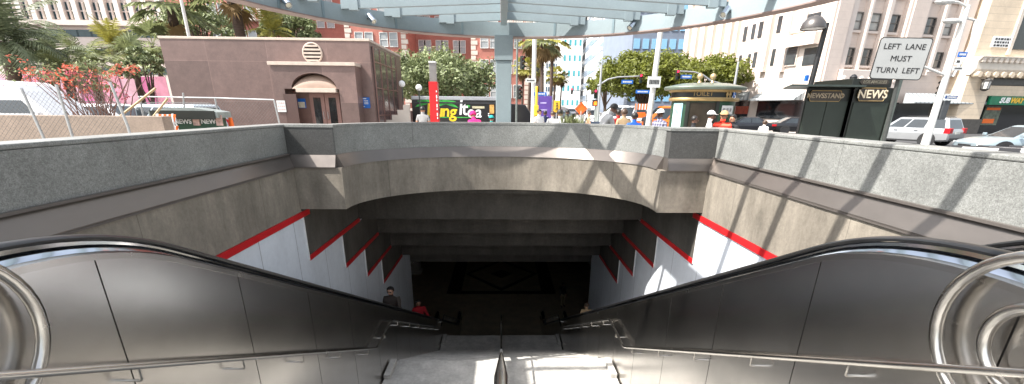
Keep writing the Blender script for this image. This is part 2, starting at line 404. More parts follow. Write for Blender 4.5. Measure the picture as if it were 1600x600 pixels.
for s, ye in ((-1, EL), (1, ER)):
    X0, X1 = 3.0, 4.4
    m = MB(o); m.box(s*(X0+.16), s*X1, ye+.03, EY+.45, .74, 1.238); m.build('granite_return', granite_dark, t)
    m = MB(o); m.box(s*(X0+.14), s*X1, ye+.02, EY+.46, 1.241, 1.288); m.build('return_cap', granite_m, t)
    m = MB(o); m.prism([(ye+.03, .737), (ye-.07, .52), (ye-.07, .505), (ye+.3, .505), (ye+.3, .737)], 'x', s*(X0+.16), s*4.2); m.build('return_band', bandm, t)
    m = MB(o); m.box(s*(X0+.05), s*3.96, ye-.04, EY+.5, -.30, .503); m.build('return_concrete', conc, t)
# slab between the bowed wall and the plaza, closing the corners
for s in (-1, 1):
    m = MB(o); q = [(x, y) for x, y in bay_line(.30) if s*x >= -1e-6]
    if s > 0: q = q[::-1]
    for (xa, ya), (xb, yb) in zip(q, q[1:]):
        m.loft([[(xa, ya, -.299), (xa, 10.8, -.299), (xa, 10.8, PLZ-.001), (xa, ya, PLZ-.001)], [(xb, yb, -.299), (xb, 10.8, -.299), (xb, 10.8, PLZ-.001), (xb, yb, PLZ-.001)]], cap=False)
    e = abs(q[0][0]); m.box(s*e, s*4.42, 8.6, 10.8, -.299, PLZ-.001); m.build('corner_slab', conc_dk, t)
# ---- stepped concrete ceiling over the flights
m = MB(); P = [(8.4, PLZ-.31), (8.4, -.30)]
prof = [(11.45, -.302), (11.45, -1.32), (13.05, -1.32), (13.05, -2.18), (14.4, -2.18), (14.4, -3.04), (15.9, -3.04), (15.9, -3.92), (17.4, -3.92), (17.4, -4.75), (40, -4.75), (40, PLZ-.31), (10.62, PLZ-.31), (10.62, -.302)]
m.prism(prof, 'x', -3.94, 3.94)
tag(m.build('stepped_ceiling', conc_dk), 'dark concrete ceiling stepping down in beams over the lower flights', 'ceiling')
m = MB(); 
for s in (-1, 1):
    m.box(s*3.94, s*9.5, 17.42, 40, -4.95, -4.7)
struct(m.build('hall_ceiling', conc_dk))
hall_floor = M('terrazzo', (.42, .36, .26), .35, 0, .2, 2, fine=.2, fscale=40)
hall_dark = M('terrazzo_dark', (.03, .025, .025), .35, 0, .2, 2)
hall_wall = M('hall_wall', (.22, .20, .17), .7, 0, .15, 1)
struct(MB().box(-9.5, 9.5, YF-4.5, 40, ZF-.2, ZF).build('hall_floor', hall_floor))
hw = MB(); hw.box(-9.7, 9.7, 40, 40.2, ZF, -4.7); hw.box(-9.7, -9.5, 17.4, 40, ZF, -4.7); hw.box(9.5, 9.7, 17.4, 40, ZF, -4.7); hw.box(-9.7, -4.39, 17.2, 17.39, ZF, -4.7); hw.box(4.39, 9.7, 17.2, 17.39, ZF, -4.7)
struct(hw.build('hall_walls', hall_wall))
inl = MB(); zf = ZF+.004
def fl(p, z=zf): inl.add([(x, y, z) for x, y in p], [(0, 1, 2, 3)])
X_, Y0_, Y1_ = 3.9, 27.6, 35.3
fl([(-X_, Y0_), (X_, Y0_), (X_, Y0_+.5), (-X_, Y0_+.5)]); fl([(-X_, Y1_-.5), (X_, Y1_-.5), (X_, Y1_), (-X_, Y1_)])
fl([(-X_, Y0_), (-X_+1.0, Y0_), (-X_+1.0, Y1_), (-X_, Y1_)], zf+.004); fl([(X_-1.0, Y0_), (X_, Y0_), (X_, Y1_), (X_-1.0, Y1_)], zf+.004)
ym = (Y0_+Y1_)/2; dx, dy = X_-1.0, (Y1_-Y0_)/2-.5
for (ax, ay), (bx, by) in (((-dx, 0), (0, dy)), ((0, dy), (dx, 0)), ((dx, 0), (0, -dy)), ((0, -dy), (-dx, 0))):
    fl([(ax, ym+ay), (bx, ym+by), (bx*.86, ym+by*.86), (ax*.86, ym+ay*.86)], zf+.008)
fl([(-.9, ym), (0, ym-.9), (.9, ym), (0, ym+.9)], zf+.008)
struct(inl.build('floor_inlay', hall_dark))
m = MB(); m.box(-7.25, -6.5, 31.4, 32.1, ZF, -4.76); m.box(-7.35, -6.4, 31.3, 32.2, ZF+.002, ZF+.25)
solo(m, 'hall_column', M('pale_column', (.55, .54, .5), .6, 0, .06, 2), 'pale square column standing left in the dark lower hall', 'column', bevel=.01)
for x, lab in ((-4.05, 'dark litter bin beside the left edge of the hall floor pattern'), (4.3, 'dark litter bin beside the right edge of the hall floor pattern')):
    tb = thing('litter_bin', lab, 'bin', (x, 36.8, ZF)); 
    MB().lathe([(.001, 0), (.36, 0), (.40, .95), (.34, .99), (.30, .9), (.001, .88)], n=16).build('bin_body', blackp, tb, smooth=True)
    MB().tube([(.39*cos(2*pi*i/16), .39*sin(2*pi*i/16), .96) for i in range(16)], .02, 6, loop=True).build('bin_rim', galv, tb, smooth=True)

# ---- the staircase: three flights and two landings as one concrete pour
prof = []; y, z = .95, 0.
prof.append((-4.6, 0.)); prof.append((.95, 0.))
def flight(y0, y1, z0, z1, n):
    dy, dz = (y1-y0)/n, (z0-z1)/n; out = []
    for i in range(n):
        yy = y0+i*dy; out.append((yy-.0, z0-(i+1)*dz))
        out.append((y0+(i+1)*dy, z0-(i+1)*dz))
    return out
prof += flight(.95, YA0, 0, ZA, 20); prof.append((YA1, ZA))
prof += flight(YA1, YB0, ZA, ZB, 20); prof.append((YB1, ZB))
prof += flight(YB1, YF, ZB, ZF, 20)
st = thing('staircase', 'pale concrete staircase of three flights between the two escalators', 'staircase', (0, 7, ZA))
up_poly = prof + [(YF, ZF-.15)] + [(YB1-.4, ZB-.6), (YA1-.3, ZA-.6), (.6, -.6), (-4.6, -.6)]
m = MB(st.location); m.prism(up_poly, 'x', -2.37, 2.37); m.build('flights', conc_step, st)
for s in (-1, 1):                              # low concrete kerb where landings meet the cladding
    m = MB(st.location); m.box(s*2.24, s*2.372, YA0+.45, YA1-.05, ZA+.003, ZA+.10); m.build('kerb', conc_step, st, bevel=.01); m = MB(st.location); m.box(s*2.24, s*2.372, YB0+.3, YB1-.05, ZB+.003, ZB+.10); m.build('kerb', conc_step, st, bevel=.01)

# ---- escalators
def esc_path(n=10):
    """top line of a handrail in (y, z): level, bend, slope, bend, level"""
    zt = .955; sl = R(30); r = 2.6; yk = (2.41-zt)/tan(sl)-.02
    L = r*tan(sl/2); pts = [(-.15, zt), (yk-L, zt)]
    for i in range(1, n+1):
        a = sl*i/n; pts.append((yk-L+r*sin(a), zt-r*(1-cos(a))))
    zb = ZF+.95; yb = yk+(zt-zb)/tan(sl)
    for i in range(0, n+1):
        a = sl*(1-i/n); pts.append((yb+L-r*sin(a), zb+r*(1-cos(a))))
    pts.append((yb+1.6, zb)); return pts
PATH = esc_path()
def path_z(y):
    for (a, b), (c, d) in zip(PATH, PATH[1:]):
        if a <= y <= c: return b+(d-b)*(y-a)/(c-a)
    return PATH[0][1] if y < PATH[0][0] else PATH[-1][1]
def normals2(pts):
    out = []
    for i in range(len(pts)):
        a = pts[max(0, i-1)]; b = pts[min(len(pts)-1, i+1)]; d = V((b[0]-a[0], b[1]-a[1])).normalized(); out.append((-d.y, d.x))
    return out
NRM = normals2(PATH)
def along(prof, x0, s, o, name, mat, par, pts=None, nrm=None, **k):
    """sweep a section (u across, v normal to the path) along the handrail path"""
    pts = pts or PATH; nrm = nrm or NRM; m = MB(o)
    m.loft([[(x0+s*u, p[0]+n[0]*v, p[1]+n[1]*v) for u, v in prof] for p, n in zip(pts, nrm)])
    return m.build(name, mat, par, smooth=True, **k)
ring_seg = 14
def newel(o, x, par, name, mat, r, half):      # handrail turning under at the upper end
    m = MB(o); zc = PATH[0][1]-r
    pts = [(x, PATH[0][0]+.02, PATH[0][1]-.025)]+[(x, PATH[0][0]-r*sin(a), zc+r*cos(a)-.025*cos(a)) for a in [pi*i/12 for i in range(1, 13)]]
    m.loft([[(x+half*cos(q), p[1], p[2]) if False else (x+half*cos(q), p[1]+sin(q)*.022*(V((0, p[1]-PATH[0][0], p[2]-zc)).normalized().y), p[2]+sin(q)*.022*(V((0, p[1]-PATH[0][0], p[2]-zc)).normalized().z)) for q in [2*pi*j/10 for j in range(10)]] for p in pts])
    return m.build(name, mat, par, smooth=True)
esc_dark = M('escalator_inside', (.05, .05, .052), .4, .3, .2, 4)
step_m = M('step_tread', (.20, .20, .20), .4, .8, .2, 8)
def escalator(s, lab):
    t = thing('escalator', lab, 'escalator', (s*3.17, 8, -3)); o = t.location
    # stair-side cladding in panels with open joints
    seams = ([2.92+1.22*k for k in range(-2, 16)] if s > 0 else [2.40+1.225*k for k in range(-2, 17)])
    xs = s*2.40
    ys_ = [-.5]+[q for q in seams if q > -.3]+[PATH[-1][0]]
    for a, b in zip(ys_, ys_[1:]):
        a2, b2 = a+.005, b-.005
        n = 7; top = [(a2+(b2-a2)*i/n, path_z(a2+(b2-a2)*i/n)-.128/cos(R(30) if a > 3.2 else 0)) for i in range(n+1)]
        lo = lambda y: min(-.02, -NOSE*(y-.95))-.55 if y < YF else ZF
        bot = [(y, max(ZF-.1, path_z(y)-2.2)) for y, _ in top]
        m = MB(o); m.loft([[(xs, yt, zt), (xs+s*.03, yt, zt), (xs+s*.03, yt, zb), (xs, yt, zb)] for (yt, zt), (_, zb) in zip(top, bot)])
        m.build('cladding_panel', steel, t)
    m = MB(o); m.loft([[(xs+s*.012, y, path_z(y)-.16), (xs+s*.05, y, path_z(y)-.16), (xs+s*.05, y, max(ZF-.15, path_z(y)-2.25)), (xs+s*.012, y, max(ZF-.15, path_z(y)-2.25))] for y in [p[0] for p in PATH]]); m.build('joint_backing', blackp, t)
    for x0, sg, nm in ((s*2.40, s, 0), (s*3.94, -s, 1)):
        # capping strip, polished deck, handrail, inner panel
        along([(-.004, -.150), (-.004, -.112), (.022, -.100), (.03, -.15)], x0, sg, o, 'capping_strip', steel_tube, t)
        along([(.022, -.112), (.05, -.078), (.085, -.062), (.12, -.058), (.12, -.12), (.03, -.14)], x0, sg, o, 'deck', chrome, t)
        along([(.085, -.06), (.09, -.035), (.14, -.035), (.145, -.06)], x0, sg, o, 'guide_rail', chrome, t)
        along([(.068, -.032), (.060, -.016), (.074, -.003), (.115, .003), (.156, -.003), (.170, -.016), (.162, -.032), (.15, -.024), (.08, -.024)], x0, sg, o, 'handrail', rubber, t)
        along([(.13, -.055), (.20, -.12), (.20, -.98), (.19, -.98), (.12, -.12)], x0, sg, o, 'inner_panel', steel, t)
        newel(o, x0+sg*.115, t, 'newel_handrail', rubber, .42, .052)
        m = MB(o); m.prism([(PATH[0][0]-.38*sin(pi*i/12), PATH[0][1]-.42+.38*cos(pi*i/12)) for i in range(13)], 'x', x0+sg*.09, x0+sg*.14); m.build('newel_panel', steel, t)
    # steps and end plates
    m = MB(o); y0, z0 = 1.9, -.03
    P2 = [(-2.2, 0), (1.2, 0)]
    yk = 2.5; zz = 0.; yy = yk; steps = [(yk, 0.)]
    while zz > ZF+.25:
        steps.append((yy, zz-.2)); yy += .3465; zz -= .2; steps.append((yy, zz))
    steps.append((yy+1.6, zz))
    poly = steps+[(yy+1.6, zz-.5), (yk+.5, -.9), (yk, -.6)]
    m.prism(poly, 'x', s*2.605, s*3.735); m.build('steps', step_m, t)
    m = MB(o); m.box(s*2.605, s*3.735, -2.2, yk-.01, -.3, .004); m.build('comb_plate', M('comb_plate', (.35, .35, .35), .35, .9, .1, 6), t)
    m = MB(o); m.box(s*3.945, s*3.90, -.4, 2.3, -.5, .80); m.build('wall_filler', steel, t)
    return t
escalator(-1, 'left escalator with black handrails and brushed steel cladding facing the stairs')
escalator(1, 'right escalator with black handrails and brushed steel cladding facing the stairs')
# landing plates of the upper level and end wall
struct(MB().box(-3.96, -2.4, -4.6, -2.21, -.4, 0).box(2.4, 3.96, -4.6, -2.21, -.4, 0).build('upper_floor', paving))

# ---- handrails fixed to the cladding, each with brackets
def wall_rail(s, lab):
    x = s*2.295; dz = 1.0
    t = thing('wall_handrail', lab, 'handrail', (x, 7, ZA)); o = t.location
    key = [(-.9, .92), (.85, .92), (YA0, ZA+dz), (YA1, ZA+dz), (YB0, ZB+dz), (YB1-.1, ZB+dz), (YF, ZF+dz), (YF+.5, ZF+dz)]
    pts = []
    for i, (y, z) in enumerate(key):           # soften each kink
        if 0 < i < len(key)-1:
            a = V(key[i-1])-V((y, z)); b = V(key[i+1])-V((y, z)); q = .10
            p0 = V((y, z))+a.normalized()*q; p2 = V((y, z))+b.normalized()*q; p1 = V((y, z))
            for k in range(5):
                u = k/4; p = p0*(1-u)**2+p1*2*u*(1-u)+p2*u*u; pts.append((x, p.x, p.y))
        else: pts.append((x, y, z))
    m = MB(o); m.tube(pts, .023, 10); m.build('rail', steel_tube, t, smooth=True)
    def rz_(y):
        for (a, b), (c, d) in zip(key, key[1:]):
            if a <= y <= c: return b+(d-b)*(y-a)/(c-a)
        return 0
    for y in [1.45, 2.35, 3.3, 4.3, 5.3, 6.4, 7.4, 8.4, 9.5, 10.6, 11.7, 12.8, 13.9, 14.9, 15.9, 17, 18.1, 19.2, 20.3]:
        z = rz_(y); m = MB(o); m.tube([(x, y, z-.015), (x, y, z-.095), (x+s*.012, y, z-.108), (s*2.40, y, z-.108)], .0095, 6); m.build('bracket', steel_tube, t, smooth=True)
    return t
wall_rail(-1, 'steel handrail on brackets along the cladding left of the stairs')
wall_rail(1, 'steel handrail on brackets along the cladding right of the stairs')
# centre rail
t = thing('centre_handrail', 'steel double handrail on posts down the middle of the stairs', 'handrail', (0, 7, ZA)); o = t.location
def crail(dz, r, name, mat, n=10):
    key = [(.35, dz), (.95, dz), (YA0, ZA+dz), (YA1, ZA+dz), (YB0, ZB+dz), (YB1, ZB+dz), (YF, ZF+dz), (YF+.4, ZF+dz)]
    m = MB(o); m.tube([(0, y, z) for y, z in key], r, n); return m.build(name, mat, t, smooth=True)
crail(.93, .019, 'top_rail', M('rail_steel', (.46, .455, .45), .19, 1, .06, 4))
def cpanel(z0, z1, name, mat):
    key = [(.95, 0), (YA0, ZA), (YA1, ZA), (YB0, ZB), (YB1, ZB), (YF, ZF)]
    m = MB(o); m.loft([[(-.012, y, z+z0), (.012, y, z+z0), (.012, y, z+z1), (-.012, y, z+z1)] for y, z in key]); return m.build(name, mat, t)
cpanel(.27, .45, 'lower_rail', M('lower_rail_paint', (.03, .03, .03), .4, .5, .1, 4))
for y, z in [(.95, 0), (2.4, -.87), (3.9, -1.75), (5.4, -2.66), (YA0+.05, ZA), (YA1-.05, ZA), (9.5, -4.49), (11.2, -5.47), (12.8, -6.39), (YB0+.05, ZB), (YB1-.05, ZB), (17, -8.2), (19, -9.36), (21, -10.5)]:
    m = MB(o); m.tube([(0, y, z-.05), (0, y, z+.92)], .016, 8); m.build('post', M('post_steel', (.12, .12, .12), .3, .8, .1, 4), t, smooth=True)

# ---- concentric tube guards at the head of each escalator
def loop_guard(s, lab):
    x = s*2.335; yc, zc = 1.53, .60
    t = thing('tube_guard', lab, 'guard rail', (x, .9, 0)); o = t.location
    for r, nm in ((.44, 'outer_loop'), (.215, 'inner_loop')):
        pts = [(x, -.2, zc+r)]+[(x, yc+r*sin(a), zc+r*cos(a)) for a in [pi*i/20 for i in range(21)]]+[(x, -.2, zc-r)]
        m = MB(o); m.tube(pts, .029, 12); m.build(nm, steel_tube, t, smooth=True)
    m = MB(o); m.lathe([(.001, 0), (.075, 0), (.075, s*.035), (.02, s*.036), (.02, s*.06), (.001, s*.06)], (x-s*.01, yc+.02, zc-.04), 20, axis='x'); m.build('mounting_disc', steel, t, smooth=True)
    m = MB(o); m.tube([(x, yc, zc-.08), (x, yc-.02, .16)], .024, 8); m.build('stem', steel_tube, t, smooth=True)
    for y in (.1, .75):
        m = MB(o); m.tube([(x+s*.012, y, -.01 if y < .9 else -.3), (x+s*.012, y, zc+.44)], .026, 10); m.build('post', steel_tube, t, smooth=True)
    return t
loop_guard(-1, 'concentric steel tube guard at the left escalator head'); loop_guard(1, 'concentric steel tube guard at the right escalator head')

# ================================================================ canopy ring overhead
cy_, cx_ = 5.9, .25; RX, RY = 4.85, 5.37; ZR = 3.25
t = thing('steel_canopy', 'pale blue steel canopy ring with rafters over the stairwell on a square post', 'canopy', (0, 11.25, PLZ)); o = t.location
NR = 64
def el(a, k=0.): return (cx_+(RX+k)*cos(a), cy_+(RY+k)*sin(a))
m = MB(o); rings = []
for i in range(NR):
    a = 2*pi*i/NR; p = el(a); q = el(a, .22)
    rings.append([(p[0], p[1], ZR), (p[0], p[1], ZR+.30), (q[0], q[1], ZR+.30), (q[0], q[1], ZR)])
m.loft(rings, loop=True); ring_o = m.build('ring_beam', blue_steel, t, smooth=True)
m = MB(o); rings = []
for i in range(NR):
    a = 2*pi*i/NR; p = el(a, -.025); q = el(a, .25)
    rings.append([(p[0], p[1], ZR-.025), (p[0], p[1], ZR-.003), (q[0], q[1], ZR-.003), (q[0], q[1], ZR-.025)])
m.loft(rings, loop=True); m.build('ring_flange', M('flange_rust', (.27, .20, .18), .7, 0, .2, 3), t, smooth=True)
m = MB(o); m.box(-.14, .24, 11.08, 11.46, PLZ, ZR-.55); m.build('post', blue_steel, t, bevel=.012)
m = MB(o); m.box(-.17, .27, 11.06, 11.48, ZR-.548, ZR-.003); m.build('post_head', blue_steel, t, bevel=.01)
m = MB(o); m.box(-.02, .12, .75, 11.20, ZR+.22, ZR+.62); m.build('ridge_beam', blue_steel, t, bevel=.008)
for y in (10.93, 10.3, 9.65, 8.95, 8.1, 7.2, 5.85, 4.9, 3.85, 2.95, 2.0, 1.2):
    h = RX*sqrt(max(0, 1-((y-cy_)/RY)**2))
    if h < 1.2: continue
    for s in (-1, 1):
        x0 = .05+s*.075; x1 = cx_+s*(h-.02); ze = ZR+.21; zr = ze+.045*abs(x1)
        m = MB(o); yy = (y-.045, y+.045)
        m.loft([[(x, a, z) for a, z in ((yy[0], zz), (yy[1], zz), (yy[1], zz+.21), (yy[0], zz+.21))] for x, zz in ((x0, zr), (x1, ze))]); m.build('rafter', blue_steel, t)
        m = MB(o); m.box(x1-s*.34, x1-s*.16, y-.062, y+.062, ze-.02, ze+.235); m.build('rafter_shoe', blue_steel, t)
for aa in (35, 62, 78, 104, 122, 140, 150):
    a = R(aa); p = el(a, -.004); m = MB(o); d = V((cos(a), sin(a), 0))
    m.obox((p[0], p[1], ZR+.15), (.02, .05, .29), Matrix.Rotation(a, 3, 'Z')); m.build('splice_plate', M('splice_paint', (.19, .26, .29), .55, 0, .05, 3), t)
lens_m = M('lamp_glass', (.85, .80, .65), .2, 0, .05, 3)
def spot(px, py, lab):
    p = at_z(px, py, ZR+.08); a = atan2((p.y-cy_)/RY, (p.x-cx_)/RX); q = el(a, -.10)
    t = thing('canopy_spotlight', lab, 'spotlight', (q[0], q[1], ZR+.12)); side = 1 if px < 800 else -1
    d = V((.55*side, -.45, -.62)).normalized(); u = V((0, 0, 1)).cross(d).normalized(); w = d.cross(u)
    def ring(c, r): return [c+(u*cos(2*pi*j/14)+w*sin(2*pi*j/14))*r for j in range(14)]
    m = MB(); m.loft([ring(d*k, r) for k, r in ((-.10, .02), (-.09, .055), (.10, .062), (.12, .066), (.12, .05), (.10, .045))]); m.build('housing', chrome, t, smooth=True)
    m = MB(); m.loft([ring(d*.105, .045), ring(d*.11, .001)]); m.build('lens', lens_m, t)
    m = MB(); e = V((cos(a), sin(a), 0)); m.tube([d*-.02, e*.06+V((0, 0, .02)), e*.115], .018, 8); m.lathe([(.001, 0), (.055, 0), (.055, .02), (.001, .02)], e*.1+V((0, 0, -.01)), 12); m.build('arm', M('arm_grey', (.16, .16, .17), .4, .6, .1, 5), t, smooth=True)
spot(435, 8, 'silver spotlight on the canopy ring, far left one'); spot(584, 30, 'silver spotlight on the canopy ring above the brown building')
spot(985, 40, 'silver spotlight on the canopy ring above the green trees'); spot(1130, 20, 'silver spotlight on the canopy ring, far right one')
# ================================================================ buildings
GRD = -.42
def win_mb(w, h, mull=1, bar=True, d=.10, fr=.07):
    """sash window in the x/z plane facing -y, sill at z=0: slot 0 frame, slot 1 glass"""
    m = MB(); m.box(-w/2, w/2, -.02, .02, 0, h, 1)
    for x in (-w/2, w/2-fr): m.box(x, x+fr, -d, .03, 0, h)
    m.box(-w/2+fr, w/2-fr, -d, .03, 0, fr); m.box(-w/2+fr, w/2-fr, -d, .03, h-fr, h)
    if bar: m.box(-w/2+fr, w/2-fr, -d*.7, .03, h*.5-.03, h*.5+.03)
    for i in range(1, mull+1):
        if mull: x = -w/2+w*i/(mull+1); m.box(x-.03, x+.03, -d*.7, .03, fr, h-fr)
    return m
def put(proto, par, loc, rz=0., label=None):
    c = proto.copy(); COL.objects.link(c); c.parent = par; c.location = loc; c.rotation_euler = (0, 0, rz)
    return c

# ---- brown granite station building on the left
YB = 24.0
bl = at(247, 56, YB); br = at(576, 60, YB); ztop = bl.z
t = thing('station_building', 'low brown granite building with round vent and arched doorway across the plaza', 'building', ((bl.x+br.x)/2, YB, PLZ)); o = t.location
x0, x1 = bl.x, br.x
m = MB(o); m.box(x0, x1, YB, YB+7, PLZ, ztop-.12); m.build('wall', brown_gr, t, bevel=.02)
m = MB(o); m.box(x0-.03, x1+.03, YB-.03, YB+7.03, ztop-.118, ztop); m.build('coping', coping, t, bevel=.015)
a = at(421, 96, YB-.9); b = at(553, 96, YB-.9); pz = a.z; YP = YB-.9
ax0 = at(453, 120, YP).x; ax1 = at(524, 120, YP).x; az = at(488, 114, YP).z; asp = at(488, 139, YP).z
dl = at(446, 150, YP).x; dr = at(531, 150, YP).x
m = MB(o)                                       # portal front with a segmental opening
arc = [(ax0+(ax1-ax0)*(.5-.5*cos(pi*i/14)), asp+(az-asp)*sin(pi*i/14)) for i in range(15)]
m.prism([(a.x, PLZ), (dl, PLZ), (dl, asp)]+arc+[(dr, asp), (dr, PLZ), (b.x, PLZ), (b.x, pz-.16), (a.x, pz-.16)], 'y', YP, YB-.002)
m.build('portal', brown_gr, t)
m = MB(o); m.box(a.x-.1, b.x+.05, YP-.08, YB-.003, pz-.158, pz); m.build('portal_cap', coping, t, bevel=.01)
m = MB(o); hood = []
for i in range(15):
    u = pi*i/14; hood.append([(ax0+(ax1-ax0)*(.5-.5*cos(u)), YP+.55-.55*sin(q), asp+(az-asp)*sin(u)*cos(q)*.98) for q in [pi/2*j/6 for j in range(7)]])
m.loft(hood, closed=False); m.build('door_hood', M('hood_tan', (.30, .21, .16), .6, 0, .1, 3), t, smooth=True)
m = MB(o); m.box(at(463, 137, YP).x, ax1-.02, YP-.12, YP+.35, asp-.16, asp+.03); m.build('hood_beam', coping, t, bevel=.01)
doorm = M('door_bronze', (.26, .15, .13), .4, .4, .1, 4)
m = MB(o); m.box(dl, dr, YB-.06, YB-.01, PLZ, asp-.1); m.build('door_recess', M('recess_brown', (.16, .09, .075), .6, 0, .1, 3), t)
d0 = at(483, 150, YB-.1).x; d1 = at(530, 150, YB-.1).x; dm = (d0+d1)/2; dt = at(500, 143, YB-.1).z
for p, q in ((d0, dm-.01), (dm+.01, d1)):
    m = MB(o); m.box(p, q, YB-.12, YB-.062, PLZ+.02, dt); dd = m.build('door', doorm, t, bevel=.01)
    m = MB(o); m.box(p+.2, q-.2, YB-.14, YB-.122, PLZ+.3, dt-.3); g = m.build('door_glass', dglass, dd)
    m = MB(o); hx = q-.1 if p == d0 else p+.1; m.tube([(hx, YB-.125, 1.0), (hx, YB-.18, 1.02), (hx, YB-.18, 1.35), (hx, YB-.125, 1.37)], .015, 6); m.build('door_handle', galv, dd)
m = MB(o); m.box(at(443, 150, YP).x, at(463, 150, YP).x, YP-.03, YP+.06, PLZ, asp-.25); m.build('side_gate', M('gate_dark', (.07, .038, .032), .5, 0, .1, 3), t)
def placard(px0, px1, py0, py1, Y, mat, name, rows, rm, head=None):
    p = at(px0, py0, Y); q = at(px1, py1, Y); m = MB(o); m.box(p.x, q.x, Y-.03, Y, q.z, p.z); s_ = m.build(name, mat, t)
    m = MB(o)
    for r_ in rows:
        m.box(p.x+(q.x-p.x)*r_[0], p.x+(q.x-p.x)*r_[1], Y-.036, Y-.031, p.z+(q.z-p.z)*r_[3], p.z+(q.z-p.z)*r_[2])
    m.build('sign_print', rm, s_); return s_
s1 = placard(557, 579, 152, 169, YB-.02, signblue, 'blue_sign', [(.15, .75, .08, .16), (.55, .88, .28, .34), (.55, .88, .42, .48), (.55, .88, .56, .62), (.12, .6, .82, .88), (.14, .4, .4, .68)], signwhite)
placard(432, 448, 157, 175, YP-.02, signwhite, 'white_notice', [(.1+.22*i, .24+.22*i, .15+.28*j, .3+.28*j) for i in range(4) for j in range(3)], M('print_rose', (.5, .38, .36), .6))
placard(464, 479, 154, 169, YB-.07, signblue, 'door_notice', [(.1, .9, .35, .95)], M('notice_buff', (.6, .55, .45), .6))
c = at(488.5, 83, YB); rr = (at(503, 83, YB).x-at(474, 83, YB).x)/2
m = MB(o); m.tube([(c.x+rr*cos(2*pi*i/28), YB-.02, c.z+rr*sin(2*pi*i/28)) for i in range(28)], .045, 6, loop=True); m.build('vent_rim', coping, t, smooth=True)
m = MB(o); m.lathe([(.001, 0), (rr*.98, 0), (rr*.98, .02), (.001, .02)], (c.x, YB-.025, c.z), 28, axis='y'); vb = m.build('vent_back', M('vent_dark', (.05, .035, .03), .7), t)
for k in range(5):
    z = c.z-rr*.72+k*rr*.36; h = sqrt(max(.01, rr*rr*.92-(z-c.z)**2)); m = MB(o); m.box(c.x-h, c.x+h, YB-.07, YB-.03, z-.05, z+.035); m.build('vent_louvre', coping, t)
# glazed right flank
m = MB(o); m.box(x1+.005, x1+.06, YB+.35, YB+5.3, PLZ, ztop-.3); gw = m.build('glass_flank', M('smoked_glass', (.10, .075, .075), .12, 0, .3, .6, spec=.9), t)
for yy in (.35, 1.6, 2.85, 4.1, 5.3):
    m = MB(o); m.box(x1+.055, x1+.10, YB+yy-.03, YB+yy+.03, PLZ, ztop-.3); m.build('mullion', doorm, gw)
for zz in (1.2, 2.6, 3.9):
    m = MB(o); m.box(x1+.055, x1+.09, YB+.38, YB+5.27, zz-.03, zz+.03); m.build('transom', doorm, gw)

# ---- red brick hotel far behind
YH = 78.0
t = thing('brick_hotel', 'tall red brick hotel with pale quoins and rows of paired windows behind the plaza', 'building', (-30, YH, GRD)); o = t.location
HT = 36
def span(p, q, Y): return at(p, 60, Y).x, at(q, 60, Y).x
xa, xb = at(270, 60, YH).x, at(833, 60, YH).x
m = MB(o); m.box(xa, xb, YH, YH+20, GRD, HT); m.build('wall', brick, t)
wings = [(318, 418), (540, 636), (736, 830)]
wm = win_mb(1.25, 2.0, 0); hw_ = wm.build('window', [wframe, M('hotel_glass', (.34, .36, .37), .15, 0, .5, .2)], t)
first = True; rowsz = [3.2+3.55*k for k in range(7)]
for i, (p, q) in enumerate(wings):
    Yw = YH-7; a_, b_ = span(p, q, Yw)
    m = MB(o); m.box(a_, b_, Yw, YH+.01, GRD, HT); m.build('wing', brick, t)
    for e in (a_-.04, b_-.9):
        m = MB(o); z = GRD
        while z < HT-.7: m.box(e, e+(1.0 if int(z/.7) % 2 else .72), Yw-.06, Yw+.3, z, z+.58); z += .7
        m.build('quoin', quoin, t)
    for z in rowsz[:6]:
        for f in (.22, .38, .62, .78):
            lx = a_+(b_-a_)*f-o.x; ly = Yw-.03-o.y; lz = z-o.z
            if first: hw_.location = (lx, ly, lz); first = False
            else: put(hw_, t, (lx, ly, lz))
    m = MB(o); zb = rowsz[3]-.35; m.box(a_+(b_-a_)*.52, a_+(b_-a_)*.92, Yw-1.0, Yw-.01, zb, zb+.25); bk = m.build('balcony', quoin, t)
    m = MB(o)
    m.box(a_+(b_-a_)*.52, a_+(b_-a_)*.92, Yw-1.0, Yw-.9, zb+1.0, zb+1.1)
    for k in range(14): xx = a_+(b_-a_)*(.53+.38*k/13); m.box(xx-.05, xx+.05, Yw-.97, Yw-.92, zb+.25, zb+1.0)
    m.build('balustrade', quoin, bk)
for (p, q) in ((425, 535), (645, 735)):
    for f in ((.1, .22, .4, .52, .72, .86) if p == 425 else (.16, .25, .46, .55, .76, .85)):
        for z in rowsz[1:5]:
            pp = p+(q-p)*f; put(hw_, t, (at(pp, 60, YH).x-o.x, YH-.03-o.y, z-o.z))
m = MB(o); m.box(xa-.3, xb+.3, YH-.4, YH+20.3, HT, HT+1.2); m.build('cornice', quoin, t)

# ---- pale columned office block, far left
YO = 112.0
t = thing('office_block', 'cream office block with white piers and paired tall windows behind the palms', 'building', (-92, YO, GRD)); o = t.location
xa, xb = at(-60, 30, YO).x, at(262, 30, YO).x
m = MB(o); m.box(xa, xb, YO, YO+25, GRD, 55); m.build('wall', cream_l, t)
gl = M('office_glass', (.03, .07, .085), .15, 0, .3, .3)
piers = [at(83+21.6*k, 30, YO).x for k in range(-4, 9)]; zlo, zhi = at(150, 31, YO).z, at(150, 4, YO).z
wm2 = MB(); ww = (piers[1]-piers[0])
wm2.box(-ww*.32, ww*.32, -.05, .0, 0, zhi-zlo, 1)
wm2.box(-.14, .14, -.5, -.055, 0, zhi-zlo); wm2.box(-ww*.32, -.14, -.3, -.055, (zhi-zlo)*.45, (zhi-zlo)*.53); wm2.box(.14, ww*.32, -.3, -.055, (zhi-zlo)*.45, (zhi-zlo)*.53)
pw = wm2.build('window', [cream_l, gl], t); ok = False
